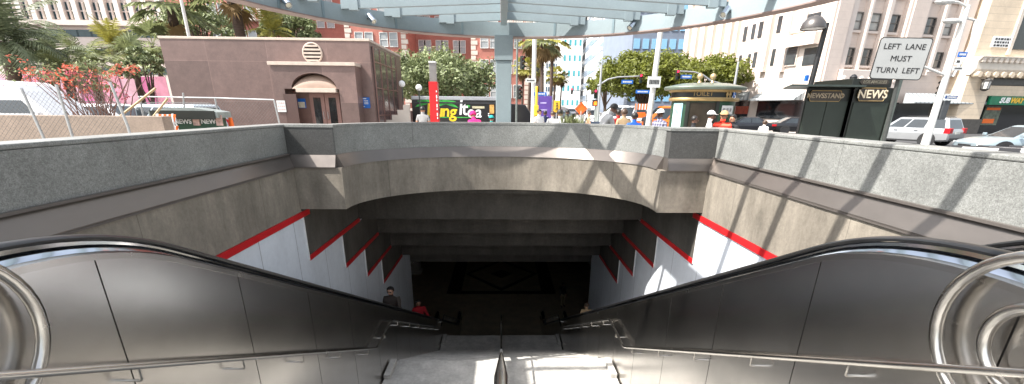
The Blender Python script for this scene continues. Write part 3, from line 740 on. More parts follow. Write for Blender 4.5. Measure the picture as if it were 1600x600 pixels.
for k, x in enumerate(piers):
    m = MB(o); m.box(x-ww*.17, x+ww*.17, YO-.9, YO+.01, zlo-.2, 54.5); m.build('pier', M('pier_white', (.74, .68, .62), .7, 0, .05, .5), t)
    for r_ in range(3):
        loc = (x+ww/2-o.x, YO-.002-o.y, zlo+r_*(zhi-zlo+1.5)-o.z)
        if not ok: pw.location = loc; ok = True
        else: put(pw, t, loc)
m = MB(o); m.box(xa-.2, xb+.2, YO-1.1, YO+.01, zlo-1.3, zlo-.25); m.build('ledge', cream_l, t)
sm = MB(); sm.box(-.9, .9, -.06, 0, 0, 1.5); sw = sm.build('small_window', gl, t); ok = False
for r_ in range(3):
    for k, x in enumerate(piers):
        for q in (.28, .72):
            if r_ > 0 and k < 5: continue
            loc = (x+ww*q-o.x, YO-.002-o.y, zlo-3.6-r_*4-o.z)
            if not ok: sw.location = loc; ok = True
            else: put(sw, t, loc)

def tower(name, lab, px0, px1, Y, top, rows, cols, mat, gmat, ww=.6, wh=.55, depth=20, z0=None, stagger=False, floor=None, bands=False):
    a_, b_ = at(px0, 100, Y).x, at(px1, 100, Y).x; t = thing(name, lab, 'building', ((a_+b_)/2, Y, GRD)); o = t.location
    m = MB(o); m.box(a_, b_, Y, Y+depth, GRD, top); m.build('wall', mat, t)
    w_ = (b_-a_)/cols; fh = floor or (top-GRD-4)/rows
    if bands:
        for r_ in range(rows):
            m = MB(o); m.box(a_+.2, b_-.2, Y-.15, Y-.002, GRD+4+r_*fh, GRD+4+r_*fh+fh*wh); m.build('window_band', gmat, t)
    else:
        m = MB(); m.box(-w_*ww/2, w_*ww/2, -.12, -.002, 0, fh*wh); pr = m.build('window', gmat, t); ok = False
        for r_ in range(rows):
            for c_ in range(cols):
                loc = (a_+w_*(c_+.5)-o.x, Y-o.y, 4+r_*fh)
                if not ok: pr.location = loc; ok = True
                else: put(pr, t, loc)
    m = MB(o); m.box(a_-.3, b_+.3, Y-.4, Y+depth+.3, top, top+1); m.build('parapet', mat, t)
    return t
wgl = M('tower_glass', (.10, .15, .2), .2, 0, .3, .2); turq = M('turquoise_glass', (.06, .32, .36), .2, 0, .3, .2)
tow_w = M('tower_white', (.78, .77, .75), .6, 0, .04, .3)
tower('office_tower', 'far white tower with a dense grid of small dark windows down the street', 853, 879, 330, 88, 14, 7, tow_w, wgl, .62, .6, floor=5.2)
tower('office_tower', 'white tower with scattered turquoise windows down the street', 878, 909, 230, 70, 9, 4, tow_w, turq, .42, .38, floor=7)
tower('pale_tower', 'plain pale tower glimpsed between the palms and the brick hotel', 311, 334, 150, 60, 7, 4, tow_w, wgl, .6, .45)
tower('shop_building', 'small cream shop building beside the street left of the palms', 792, 846, 92, 14, 3, 5, cream_l, dglass, .5, .6, 12, floor=4)
# white banded block along the right of the street, receding
def receding(name, lab, P, Q, top, n, wallm, glassm, thick=12, cols=0, wh=.5, z0=5, side=1):
    d = V((Q[0]-P[0], Q[1]-P[1])); L_ = d.length; u = d/L_; nrm = V((u.y, -u.x))*side    # nrm points into the building
    t = thing(name, lab, 'building', (P[0], P[1], GRD), atan2(u.y, u.x)); sg = -side
    m = MB(); m.box(0, L_, 0, sg*thick, 0, top); m.build('wall', wallm, t)
    fh = (top-z0)/n; k = 0
    for r_ in range(n):
        if not cols:
            m = MB(); m.box(.3, L_-.3, -sg*.15, -sg*.002, z0+r_*fh, z0+r_*fh+fh*wh); m.build('window_band', glassm, t)
        else:
            for c_ in range(cols):
                if k == 0: m = MB(); w_ = L_/cols; m.box(-w_*.36, w_*.36, -sg*.12, -sg*.002, 0, fh*wh); pr = m.build('window', glassm, t); pr.location = (w_*.5, 0, z0)
                else: put(pr, t, (w_*(c_+.5), 0, z0+r_*fh))
                k += 1
    return t
receding('banded_office', 'white office block with long grey window bands on the right of the street', (at(988, 100, 118).x, 118), (at(908, 100, 250).x, 250), 80, 13, tow_w, M('band_glass', (.20, .25, .32), .15, 0, .2, .2), 26, 0, .5, 6, 1)
tower('glass_office', 'blue glass office building with grey bands behind the round trees', 985, 1082, 104, 62, 15, 7, M('grey_spandrel', (.22, .26, .33), .4, 0, .1, .5), M('sky_glass', (.30, .56, .78), .15, 0, .25, .2), .68, .55, 30, floor=3.7)

# ---- cream terracotta corner building on the right
C0 = at(1291, 80, 42); P0 = (C0.x, C0.y); U = (cos(R(12)), sin(R(12))); W = (-sin(R(14)), cos(R(14)))
t = thing('corner_building', 'large cream terracotta building with tall piers, dark windows and striped awnings', 'building', (P0[0], P0[1], GRD), R(12)); 
def fr(px, py): s, z = on(px, py, P0, U); return s, z-GRD
def fl_(px, py): s, z = on(px, py, P0, W); return s, z-GRD
Lr = 26; Ll = on(1066, 100, P0, W)[0]; TOP = 34; rec = .6
rot2 = R(2)
m = MB(); m.box(.0, Lr, rec, 20, 0, TOP); m.build('front_wall', cream, t)
# left flank as a wall of its own, turned along the side street
fk = MB(); fk.box(0, Ll, -.02, -rec-2, 0, TOP); 
Mf = Matrix.Rotation(R(104)-R(12), 4, 'Z'); fk.xf(Mf); fk.build('flank_wall', cream_l, t)
z1 = fr(1345, 101)[1]; z2 = fr(1345, 73.5)[1]; fh = fr(1345, 73.5)[1]-fr(1345, 128)[1]
fh = z2-fr(1345, 127.5)[1]
hwin = z2-z1
wmid = 1.2*(fr(1356, 88)[0]-fr(1340, 88)[0])
wp = win_mb(wmid, hwin, 0, True, .12, .09).build('window', [M('sash_dark', (.10, .09, .08), .5), M('blind_glass', (.045, .048, .05), .10, 0, .3, 1.5, spec=.9, rvar=.0)], t)
wl = win_mb(wmid, hwin, 0, True, .12, .09).build('window', [M('sash_grey', (.14, .13, .12), .5), M('blind_pale', (.36, .36, .34), .25, 0, .2, 1.2)], t)
xs_ = [fr(px, 88)[0] for px in (1331, 1359, 1389, 1446, 1473, 1515)]
i = 0
for r_ in range(7):
    for k, x in enumerate(xs_):
        z = z1+(r_)*fh
        pr = wl if ((r_*5+k*3) % 4 in (0, 1) and r_ > 0) or (r_ == 0 and k in (3, 5)) else wp
        put(pr, t, (x, rec-.03, z))
        m = MB(); m.box(x-wmid*.58, x+wmid*.58, rec-.2, rec-.002, z-.22, z-.02); m.build('sill', cream_l, t) if r_ < 4 else None
bpy.data.objects.remove(wp); bpy.data.objects.remove(wl)
# piers: broad ones between groups of three, thin ones between windows
def pier(a, b, d=0.0, mat=cream_l, z0=0, name='pier'):
    m = MB(); m.box(a, b, d, rec-.001, z0, TOP+.5); m.box(a+.12*(b-a), b-.12*(b-a), d-.12, d-.001, z0+.3, TOP+.4); m.build(name, mat, t)
pier(0, xs_[0]-wmid*.75, 0, cream, 0)
pier(xs_[2]+wmid*.75, xs_[3]-wmid*.75, 0, cream, 5.4); pier(xs_[5]+wmid*.75, Lr, 0, cream, 5.4)
for i, j in ((0, 1), (1, 2), (3, 4), (4, 5)):
    a_, b_ = xs_[i]+wmid*.62, xs_[j]-wmid*.62; pier(a_, b_, .1, cream_l, 5.6, 'thin_pier')
m = MB(); m.box(xs_[0]-1.2, xs_[2]+1.2, -.5, .05, z1-2.2, z1-.5); 
for k in range(7): m.lathe([(.001, 0), (.42, 0), (.3, .15), (.001, .2)], (xs_[0]-.9+k*((xs_[2]-xs_[0]+1.8)/6), -.5, z1-1.4), 10, axis='y') if False else m.ball((xs_[0]-.9+k*((xs_[2]-xs_[0]+1.8)/6), -.5, z1-1.35), .32, 8, 6, sc=(1, .4, 1))
m.build('carved_balcony', cream_l, t, bevel=.05)
aw = lines_on(M('striped_awning', (.36, .39, .40), .8, 0, .08, 2), 'X', .55, .2, .55)
s0, s1 = fr(1413, 150)[0], fr(1500, 150)[0]; za = fr(1450, 146)[1]; zb = fr(1450, 162)[1]
m = MB(); m.prism([(-.05, za), (-1.1, zb+.1), (-1.1, zb), (-.05, zb)], 'x', s0, min(s1+6, Lr)); m.build('awning', aw, t)
m = MB(); m.box(s0, min(s1+8, Lr), .3, rec-.02, 0, zb); m.build('shopfront', dglass, t)
m = MB(); m.box(fr(1385, 170)[0], s0-.1, .25, rec-.02, 0, fr(1400, 160)[1]); m.build('shopfront', dglass, t)
m = MB(); m.box(fr(1390, 175)[0], fr(1412, 175)[0], .18, .24, fr(1400, 181)[1], fr(1400, 178)[1]); m.box(fr(1424, 175)[0], fr(1442, 175)[0], .18, .24, fr(1430, 182)[1], fr(1430, 179)[1]); 
def flank(px0, px1, py0, py1, name, mat, out=.12, inn=.0, awn=False):
    a_, zt_ = fl_(px1, py0); b_, _ = fl_(px0, py0); _, zb_ = fl_((px0+px1)/2, py1)
    m = MB()
    if awn: m.prism([(inn+.02, zt_), (inn+out, zb_+.1), (inn+out, zb_), (inn+.02, zb_)], 'x', a_, b_)
    else: m.box(a_, b_, inn+.002, inn+out, zb_, zt_)
    m.xf(Mf); return m.build(name, mat, t)
winm = M('flank_glass', (.05, .055, .06), .1, 0, .3, 1, spec=.9)
for (p, q, a_, b_) in ((1240, 1263, 19, 48), (1226, 1249, 72, 101)):
    flank(p-1.5, q+1.5, a_-1.5, b_+2, 'window_frame', cream, .16, .0); 
fw_ = [flank(1240, 1263, 20, 47, 'window', M('flank_pale', (.50, .52, .52), .2, 0, .2, 1), .05, .16), flank(1226, 1249, 73, 101, 'window', winm, .05, .16)]
for (p, q, a_, b_) in ((1263, 1284, 18, 32), (1259, 1279, 73, 101), (1218, 1224, 24, 50), (1208, 1213, 76, 102), (1188, 1194, 33, 58), (1179, 1184, 81, 105), (1177, 1182, 37, 60), (1170, 1174, 84, 106), (1164, 1169, 41, 64), (1156, 1160, 86, 106)):
    flank(p, q, a_, b_, 'window', winm, .05)
for k, (p, q) in enumerate(((1074, 1080), (1086, 1092), (1098, 1104), (1110, 1117), (1124, 1131), (1138, 1145), (1150, 1155), (1198, 1206), (1229, 1236))):
    s0_, _ = fl_(q, 60); s1_, _ = fl_(p, 60); m = MB(); m.box(s0_, s1_, .002, .45, fl_(p, 112)[1], TOP); m.xf(Mf); m.build('rib', cream_l, t)
flank(1240, 1284, 49, 71, 'projecting_bay', cream_l, .7)
flank(1145, 1180, 113, 124, 'ledge', cream_l, .8)
for p, q in ((1186, 1258), (1140, 1172)):
    flank(p, q, 143, 157, 'awning', aw, 1.2, 0, True)
    flank(p, q, 157.5, 186, 'shopfront', dglass, .08)
m = flank(1148, 1171, 166, 178, 'red_display', M('red_display', (.32, .05, .025), .5, 0, .4, 3), .1, .09)

# ---- stone corner building with sandwich shop at the far right
YS = 44.6; K = YS/27.5
u2 = (cos(R(8)), sin(R(8))); q0 = at(1497, 170, YS); P1 = (q0.x, q0.y)
t = thing('stone_building', 'warm stone building with scalloped cornice and green shop sign at the right edge', 'building', (P1[0], P1[1], GRD), R(8))
def sr(px, py): s, z = on(px, py, P1, u2); return s, z-GRD
sa = 0; sb = 40; zc0 = sr(1560, 118)[1]; zc1 = sr(1560, 90)[1]
a_ = sr(1497, 190)[0]; pb = sr(1536, 170)[0]
m = MB(); m.box(0, pb, 0, 1.2*K, 0, zc0); m.build('corner_pier', stone, t, bevel=.02)
m = MB(); m.box(-.1, pb+.15, -.12, 1.2, 0, .9*K); m.build('plinth', M('plinth_dark', (.06, .055, .05), .6), t)
m = MB(); m.box(pb+.002, sb, 1.0, 1.2*K, 0, zc0); m.build('shopfront', dglass, t)
m = MB(); m.box(pb, sb, .1, 1.0, sr(1570, 150)[1], sr(1570, 134)[1]); m.build('lintel', stone, t)
m = MB(); m.box(pb, sb, .15, .9, sr(1570, 133)[1], zc0); m.build('clerestory', M('clerestory_dark', (.05, .05, .05), .3), t)
m = MB(); m.box(.1, sb, .2, 3, zc0+.001, 36); m.build('upper_wall', stone, t)
m = MB(); m.prism([(.25, zc0), (-.1, zc0), (-.45, zc0+(zc1-zc0)*.3), (-.45, zc0+(zc1-zc0)*.75), (-.75, zc1-.05), (-.75, zc1), (.25, zc1)], 'x', -.1, sb); m.build('cornice', M('cornice_stone', (.66, .60, .52), .75, 0, .1, 1.2, bump=.3, bscale=6), t)
for k in range(30):
    m = MB(); m.lathe([(.001, -.3), (.28, -.3), (.28, .3), (.001, .3)], (.4+k*1.0, -.35, zc0+.02), 10, axis='y'); m.build('scallop', stone, t) if k < 16 else None
for k in range(26):
    m = MB(); m.box(.1+k*.68, .46+k*.68, -.70, -.45, zc1-.5, zc1-.06); m.build('dentil', quoin, t) if k < 22 else None
z_a, z_b = sr(1570, 164)[1], sr(1570, 150.5)[1]; xs0 = sr(1545, 157)[0]
m = MB(); m.box(xs0, xs0+8.4, -.12, .09, z_a, z_b); sg = m.build('shop_sign', M('sign_green', (.005, .16, .075), .4), t)
h = z_b-z_a; xt = sr(1560, 157)[0]
tw = text_mb('SUB', h*.85, .02, 'LEFT', shear=.25, bold=.03); tw.xf(Matrix.Translation((xt, -.135, (z_a+z_b)/2))); w_sub = max(p.x for p in tw.v)
tw.build('lettering', white_m, sg)
tw = text_mb('WAY', h*.85, .02, 'LEFT', shear=.25, bold=.03); tw.xf(Matrix.Translation((w_sub+.06, -.135, (z_a+z_b)/2))); tw.build('lettering', yellow_m, sg)
m = MB(); px_ = sr(1553, 180); m.box(px_[0], px_[0]+2.1, .9, .985, sr(1560, 196)[1], sr(1560, 166)[1]); pp = m.build('window_poster', M('poster_dark', (.12, .14, .10), .5, 0, .6, 3), t)
m = MB(); zz0, zz1 = sr(1560, 172)[1], sr(1560, 168)[1]; m.box(px_[0]+.15, px_[0]+1.95, .88, .897, zz0, zz1); m.box(px_[0]+.1, px_[0]+1.6, .88, .897, sr(1560, 193)[1], sr(1560, 186)[1]); m.build('poster_panel', orange_m, pp)
# upper floor: window bay, name board, lantern
zn0, zn1 = sr(1570, 74)[1], sr(1570, 57)[1]; xn0, xn1 = sr(1553, 66)[0], sr(1581, 66)[0]
m = MB(); m.box(xn0, xn1, .10, .19, zn0, zn1); nb = m.build('name_board', white_m, t)
m = MB(); hh = zn1-zn0
for k in range(3):
    n_ = [5, 6, 5][k]; x_ = xn0+.2
    while x_ < xn1-.2:
        w_ = random.uniform(.16, .42); m.box(x_, min(xn1-.1, x_+w_), .085, .098, zn1-hh*(.14+.30*k)-hh*.17, zn1-hh*(.14+.30*k)); x_ += w_+.1
m.build('board_print', blackp, nb)
xw = sr(1588, 60)[0]; m = MB(); m.box(xw, xw+2.4, .12, .19, zc1+.8, zc1+5.8); m.build('window', dglass, t)
m = MB(); m.box(xw-.4, xw-.02, .02, .19, zc1+.3, zc1+6.2); m.box(xw+2.42, xw+2.8, .02, .19, zc1+.3, zc1+6.2); m.build('window_jamb', quoin, t)
m = MB(); m.box(xw-1, xw+4.2, -.5, .19, zc1+6.6, zc1+7.7); m.build('hood_mould', quoin, t, bevel=.06)
lx, lz0 = sr(1527, 143)[0], sr(1527, 143)[1]; lz1 = sr(1527, 124)[1]
Q = V((lx, -.55, 0)); k_ = K
m = MB(); m.lathe([(.001, lz0), (.10*k_, lz0+.03), (.2*k_, lz0+.2), (.2*k_, lz0+.23)], Q, 6); m.lathe([(.24*k_, lz1-.2), (.26*k_, lz1-.13), (.08*k_, lz1+.1), (.001, lz1+.16)], Q, 6)
for k in range(6): m.tube([Q+V((.19*k_*cos(k*pi/3), .19*k_*sin(k*pi/3), lz0+.16)), Q+V((.22*k_*cos(k*pi/3), .22*k_*sin(k*pi/3), lz1-.13))], .03, 5)
m.tube([(lx, -.55, lz1-.02), (lx, .02, lz1-.02)], .05, 6)
ln_ = m.build('wall_lantern', M('lantern_iron', (.09, .085, .08), .5, .5), t)
m = MB(); m.lathe([(.17*k_, lz0+.21), (.2*k_, lz1-.16)], Q, 6); m.build('lantern_glass', M('lantern_milk', (.5, .5, .48), .3), ln_)

# ---- hoarding, low wall and fence on the left
Yh = 33
t = thing('hoarding', 'pink painted hoarding boards behind the palms on the left', 'hoarding', (at(150, 135, Yh).x, Yh, PLZ)); o = t.location
zt = at(150, 118, Yh).z
pxs = [-60, -20, 15, 52, 88, 124, 160, 190, 218, 240, 262]
pks = [pink_m, M('pale_pink_board', (.62, .36, .44), .7, 0, .3, 1.2), M('rose_board', (.55, .14, .30), .7, 0, .3, 1)]
for k, (p, q) in enumerate(zip(pxs, pxs[1:])):
    m = MB(o); a_, b_ = at(p, 135, Yh).x, at(q, 135, Yh).x; m.box(a_, b_-.04, Yh-.03+(k % 2)*.04, Yh+.05, PLZ, zt+random.uniform(-.05, .05)); m.build('board', pks[k % 3], t)
Yl = 12.0
a_ = at(-30, 183, Yl); b_ = at(252, 178, Yl)
m = MB(); m.box(a_.x, b_.x, Yl, Yl+.35, PLZ, at(110, 180.5, Yl).z)
low = M('rough_tan_granite', (.25, .195, .155), .8, 0, .15, 2, fine=.15, fscale=25)
solo(m, 'low_wall', low, 'low tan granite planter wall behind the left parapet', 'wall', bevel=.015)
mesh_m = M('chain_link', (.16, .16, .16), .5, .5, .1, 8)
def fence(name, lab, posts, Y, railpts, sag=0.):
    t = thing(name, lab, 'fence', (at(posts[0][0], posts[0][1], Y).x, Y, PLZ)); o = t.location; xs = []
    for (bx, by, tx, ty) in posts:
        b = at(bx, by, Y); tp = at(tx, ty, Y); m = MB(o); m.tube([(b.x, Y, PLZ), (b.x, Y, b.z), (tp.x, Y, tp.z)], .028, 8); m.build('fence_post', galv, t, smooth=True); xs.append((b.x, tp.z))
    if railpts:
        m = MB(o); m.tube([at(p, q, Y) for p, q in railpts], .022, 8); m.build('top_rail', galv, t, smooth=True)
    x0, x1 = min(x for x, _ in xs), max(x for x, _ in xs); zt = min(z for _, z in xs)-.02; m = MB(o); stp = .11; H = zt-PLZ
    n = int((x1-x0)/stp)
    for i in range(-int(H/stp), n+1):           # diagonal wires both ways, clipped to the panel
        for d in (1, -1):
            xa = x0+i*stp if d > 0 else x1-i*stp
            za_, zb_ = 0, H
            lo, hi = 0., H
            if d > 0: lo = max(0, x0-xa); hi = min(H, x1-xa)
            else: lo = max(0, xa-x1); hi = min(H, xa-x0)
            if hi-lo > .05: m.tube([(xa+d*lo, Y+.012*d, PLZ+lo), (xa+d*hi, Y+.012*d, PLZ+hi)], .003, 3, cap=False)
    m.build('wire_mesh', mesh_m, t); return t
fence('chain_link_fence', 'bare chain link fence with leaning steel posts in front of the low tan wall', [(-30, 214, -58, 140), (67, 212, 33, 138), (103, 180, 88, 132), (200, 198, 172, 128)], 10.6, None)
fence('chain_link_fence', 'chain link fence with a pale top rail in front of the brown granite building', [(226, 192, 218, 150), (290, 192, 286, 145), (343, 193, 336, 153), (436, 190, 428, 156)], 15.5, [(216, 151), (336, 153), (428, 156)])
m = MB(); m.tube([at(195, 175, 13.5), at(243, 138, 13.5)], .03, 6); m.tube([at(226, 200, 13.5), at(262, 154, 13.5)], .03, 6)
t = thing('timber_brace', 'two pale timber props leaning beside the green news box', 'brace', (at(230, 195, 13.5).x, 13.5, PLZ)); m = None
for p, q in (((195, 176), (243, 138)), ((226, 200), (262, 154))):
    a_, b_ = at(*p, 13.5), at(*q, 13.5); d = (a_-b_); a2 = a_+d*((PLZ-a_.z)/d.z) if d.z < 0 else a_
    m = MB(t.location); m.tube([a2, b_], .035, 4); m.build('prop', M('raw_timber', (.45, .33, .20), .8, 0, .15, 4), t)
# ================================================================ vegetation
def fast(name, vs, fs, mats, mi, par, smooth=False):
    me = bpy.data.meshes.new(name); me.from_pydata(vs, [], fs)
    for q in (mats if isinstance(mats, (list, tuple)) else [mats]): me.materials.append(q)
    if mi: me.polygons.foreach_set('material_index', mi)
    o = bpy.data.objects.new(name, me); COL.objects.link(o); o.parent = par; return o
def rdir():
    while True:
        d = V((random.uniform(-1, 1), random.uniform(-1, 1), random.uniform(-1, 1)))
        if .05 < d.length < 1: return d.normalized()
def leaf_cloud(clumps, per, size, flat=.5):
    vs, fs = [], []
    for c, r in clumps:
        for _ in range(per):
            d = rdir(); p = c+V((d.x*r, d.y*r, d.z*r*.8))*random.uniform(.35, 1)**.6
            n = (d+rdir()*.9+V((0, 0, flat))).normalized(); u = n.cross(rdir()).normalized(); w = n.cross(u); s = size*random.uniform(.6, 1.35); k = len(vs)
            vs += [p-u*s, p+w*s*.5+n*s*.1, p+u*s, p-w*s*.5+n*s*.1]; fs.append((k, k+1, k+2, k+3))
    return vs, fs
def broad_tree(name, lab, c, rx, rz_, base, leaf, nclump, per, size, group=None, trunk=.22, seed=1, flat_bottom=.3, ry=None, mats2=None):
    random.seed(seed); ry = ry or rx; t = thing(name, lab, 'tree', (c.x, c.y, base), 0, group); h = c.z-base
    m = MB(); fork = h*.45
    m.tube([(0, 0, -.05), (.05, 0, fork*.5), (0, .03, fork), (.04, 0, h*.8)], [trunk*1.25, trunk, trunk*.85, trunk*.5], 9)
    clumps = []
    for i in range(nclump):
        while True:
            d = V((random.uniform(-1, 1), random.uniform(-1, 1), random.uniform(-1, 1)))
            if .45 < d.length <= 1 and d.z > -flat_bottom-.25*random.random(): break
        p = V((d.x*rx, d.y*ry, d.z*rz_))*random.uniform(.82, 1.06)+V((0, 0, h)); clumps.append((p, rx*random.uniform(.11, .21)))
        if i % 4 == 0: q = V((p.x*.55, p.y*.55, h+(p.z-h)*.35)); m.tube([(0, 0, fork*random.uniform(.8, 1.1)), q*.55+V((0, 0, fork*.4)), q, p*.96], [trunk*.5, trunk*.36, trunk*.22, trunk*.07], 6)
    m.build('trunk', bark, t, smooth=True)
    vs, fs = leaf_cloud(clumps, per, size)
    cr = fast('crown', vs, fs, [leaf]+(mats2 or []), None, t)
    if mats2: cr.data.polygons.foreach_set('material_index', [(0 if random.random() < .85 else 1) for _ in fs])
    return t
g1 = 'round clipped trees along the kerb'
c = at(690, 124, 37); broad_tree('round_tree', 'broad grey green tree behind the black food truck', V((c.x, 37, c.z)), 4.5, 2.2, GRD, leaf_o, 150, 70, .16, trunk=.25, seed=3, flat_bottom=.45)
c = at(1010, 121, 46); broad_tree('clipped_tree', 'dense bright green round tree left of the green toilet kiosk', V((c.x, 46, c.z)), 5.4, 2.3, GRD, leaf_f, 230, 95, .18, seed=5, flat_bottom=.5, group=g1)
c = at(1100, 121, 50); broad_tree('clipped_tree', 'dense bright green round tree rising behind the toilet kiosk roof', V((c.x, 50, c.z)), 4.6, 2.1, GRD, leaf_f, 170, 90, .18, seed=6, flat_bottom=.5, group=g1)
c = at(948, 132, 60); broad_tree('clipped_tree', 'smaller dark green street tree left of the bright round trees', V((c.x, 60, c.z)), 3.2, 2.2, GRD, leaf_f, 60, 60, .16, seed=8, group=g1)

def palm(name, lab, crown, base, fl_len, nf, kind, leaf, lean=0., seed=1, tr=.22, group=None, droop=1., skirt=0, fruit=False):
    """kind 'feather' has leaflets along each frond, 'fan' a round blade on a stalk"""
    random.seed(seed); t = thing(name, lab, 'palm', (crown.x-lean, crown.y, base), 0, group); h = crown.z-base
    m = MB(); m.tube([(lean*q*q, 0, h*q) for q in (0, .12, .3, .5, .7, .88, .97)], [tr*1.5, tr*1.1, tr, tr*.95, tr*.95, tr*1.25, tr*.8], 10); m.build('trunk', palmbark, t, smooth=True)
    vs, fs, mi = [], [], []
    top = V((lean*.95, 0, h*.97))
    def quad(a, b, c_, d, k):
        n = len(vs); vs.extend([a, b, c_, d]); fs.append((n, n+1, n+2, n+3)); mi.append(k)
    for i in range(nf+skirt):
        dead = i >= nf; az = i*2.39996+random.uniform(-.3, .3); el_ = R(random.uniform(-15, 82)) if not dead else R(random.uniform(-75, -40))
        L_ = fl_len*random.uniform(.75, 1.1)*(.8 if dead else 1); d = V((cos(az)*cos(el_), sin(az)*cos(el_), sin(el_))); side = V((-sin(az), cos(az), 0))
        pts = []; p = top.copy(); v = d.copy(); k = 1 if dead else 0
        for s_ in range(9): pts.append(p.copy()); p = p+v*L_/8; v = (v+V((0, 0, -.19*droop*(.4+s_/8)))).normalized()
        if kind == 'feather':
            for s_ in range(8):
                a, b = pts[s_], pts[s_+1]; w_ = .018*fl_len/2; quad(a-side*w_, a+side*w_, b+side*w_*.8, b-side*w_*.8, 1 if dead else 0)
                if s_ < 1: continue
                for j in range(3):
                    q = a.lerp(b, j/3); tt = (b-a).normalized(); ll = fl_len*.26*sin(pi*min(1, (s_+j/3)/8*.85+.12))+.05
                    for sg in (-1, 1):
                        dd = (side*sg*.85+tt*.65+V((0, 0, -.28-random.random()*.3))).normalized()*ll*random.uniform(.8, 1.15); ww = tt*.028*fl_len/2
                        quad(q-ww, q+ww, q+dd*.7+ww*.8, q+dd-ww*.1, k)
        else:
            for s_ in range(4):
                a, b = pts[s_], pts[s_+1]; quad(a-side*.02, a+side*.02, b+side*.02, b-side*.02, k)
            cc = pts[4]; tt = (pts[6]-pts[3]).normalized(); nn = side.cross(tt)
            for j in range(15):
                an = -1.9+3.8*j/14; dd = (tt*cos(an)+side*sin(an)); rr_ = L_*.48*random.uniform(.85, 1.1)*(1-.15*abs(an)/1.9)
                e = cc+dd*rr_+V((0, 0, -rr_*.22*random.uniform(.5, 1.5))); pw = (side*cos(an)-tt*sin(an))*rr_*.085
                quad(cc, cc+dd*rr_*.55+pw, e, cc+dd*rr_*.55-pw, k)
    cr = fast('fronds', vs, fs, [leaf, leaf_dry], mi, t)
    if fruit:
        m = MB()
        for j in range(5): a = j*1.3; m.ball(top+V((.35*cos(a), .35*sin(a), -.35)), .16, 6, 5)
        m.build('fruit_cluster', M('date_fruit', (.62, .30, .04), .6, 0, .2, 6), t)
    return t
gp = 'palms in the plaza on the left'
def pl(px, py, Y): return at(px, py, Y)
palm('feather_palm', 'large dark feathery palm at the left edge of the view', pl(6, 60, 24), PLZ, 3.3, 40, 'feather', leaf_d, .2, 11, .3, gp, 1.25)
palm('feather_palm', 'dark feathery palm with arching fronds just right of the large edge palm', pl(78, 98, 27), PLZ, 2.6, 32, 'feather', leaf_d, .2, 12, .24, gp, 1.3)
palm('feather_palm', 'feathery palm in front of the cream office block, with orange fruit', pl(136, 96, 30), PLZ, 2.5, 30, 'feather', leaf_p, -.2, 13, .22, gp, 1.2, fruit=True)
palm('feather_palm', 'yellowing feather palm between the fruiting palm and the small fan palm', pl(176, 68, 36), PLZ, 2.2, 28, 'feather', leaf_y, .15, 14, .2, gp, 1.1)
palm('feather_palm', 'drooping olive feather palm behind the red bougainvillea', pl(105, 116, 25), PLZ, 2.3, 26, 'feather', leaf_p, .15, 15, .2, gp, 1.3)
palm('fan_palm', 'small bright fan palm above the pink hoarding', pl(208, 92, 29), PLZ, 2.0, 18, 'fan', leaf_p, .1, 16, .18, gp)
palm('fan_palm', 'slim fan palm with yellow lower leaves beside the brown building', pl(238, 68, 34), PLZ, 2.1, 22, 'fan', leaf_p, -.1, 17, .17, gp, skirt=5)
palm('fan_palm', 'tall fan palm with spreading crown above the left corner of the brown building', pl(264, 8, 38), PLZ, 4.0, 30, 'fan', leaf_p, -.3, 18, .28, gp, skirt=2)
palm('fan_palm', 'tall fan palm with thick brown trunk above the roof of the brown building', pl(358, -20, 36), PLZ, 3.2, 30, 'fan', leaf_p, -.4, 19, .36, gp, skirt=3)
c = at(452, 48, 40); broad_tree('roof_edge_tree', 'olive bushy tree showing over the brown building roof', V((c.x, 40, c.z)), 2.6, 1.6, GRD, leaf_o, 50, 70, .17, seed=21)
palm('feather_palm', 'yellow green feather palm showing over the brown building roof', pl(424, 44, 36), PLZ, 2.2, 30, 'feather', leaf_y, .1, 22, .2, gp, 1.0)
c = at(310, 42, 44); broad_tree('roof_edge_tree', 'dark rounded tree between the two tall fan palms behind the brown building', V((c.x, 44, c.z)), 3.4, 1.8, GRD, leaf_o, 60, 60, .18, seed=23)
c = at(225, 108, 27); broad_tree('leafy_shrub_tree', 'small leafy tree beside the left wall of the brown building', V((c.x, 27, c.z)), 1.0, 1.1, PLZ, leaf_o, 28, 60, .12, seed=24, trunk=.1)
gs = 'tall street palms down the avenue'
for i, (px, py, Y, L_) in enumerate(((846, 62, 48, 2.7), (864, 60, 55, 2.8), (832, 58, 62, 2.8))):
    palm('street_palm', ['tall slim street palm with brown skirt, left of the white grid tower', 'tall slim street palm in front of the white grid tower', 'tall street palm seen just right of the canopy post'][i], pl(px, py, Y), street_z(Y), L_, 22, 'fan', leaf_y if i else leaf_p, .3*(i-1), 30+i, .2, gs, skirt=26)
for i, (px, py, Y) in enumerate(((818, 104, 58), (836, 110, 66), (868, 117, 70), (878, 122, 90))):
    palm('street_palm', ['short yellowish palm by the black traffic signal', 'short palm behind the pale street pole', 'short palm with drooping crown above the purple banner', 'small distant palm at the foot of the white towers'][i], pl(px, py, Y), street_z(Y), 2.1, 22, 'fan', leaf_y, .1, 40+i, .16, gs, skirt=8)
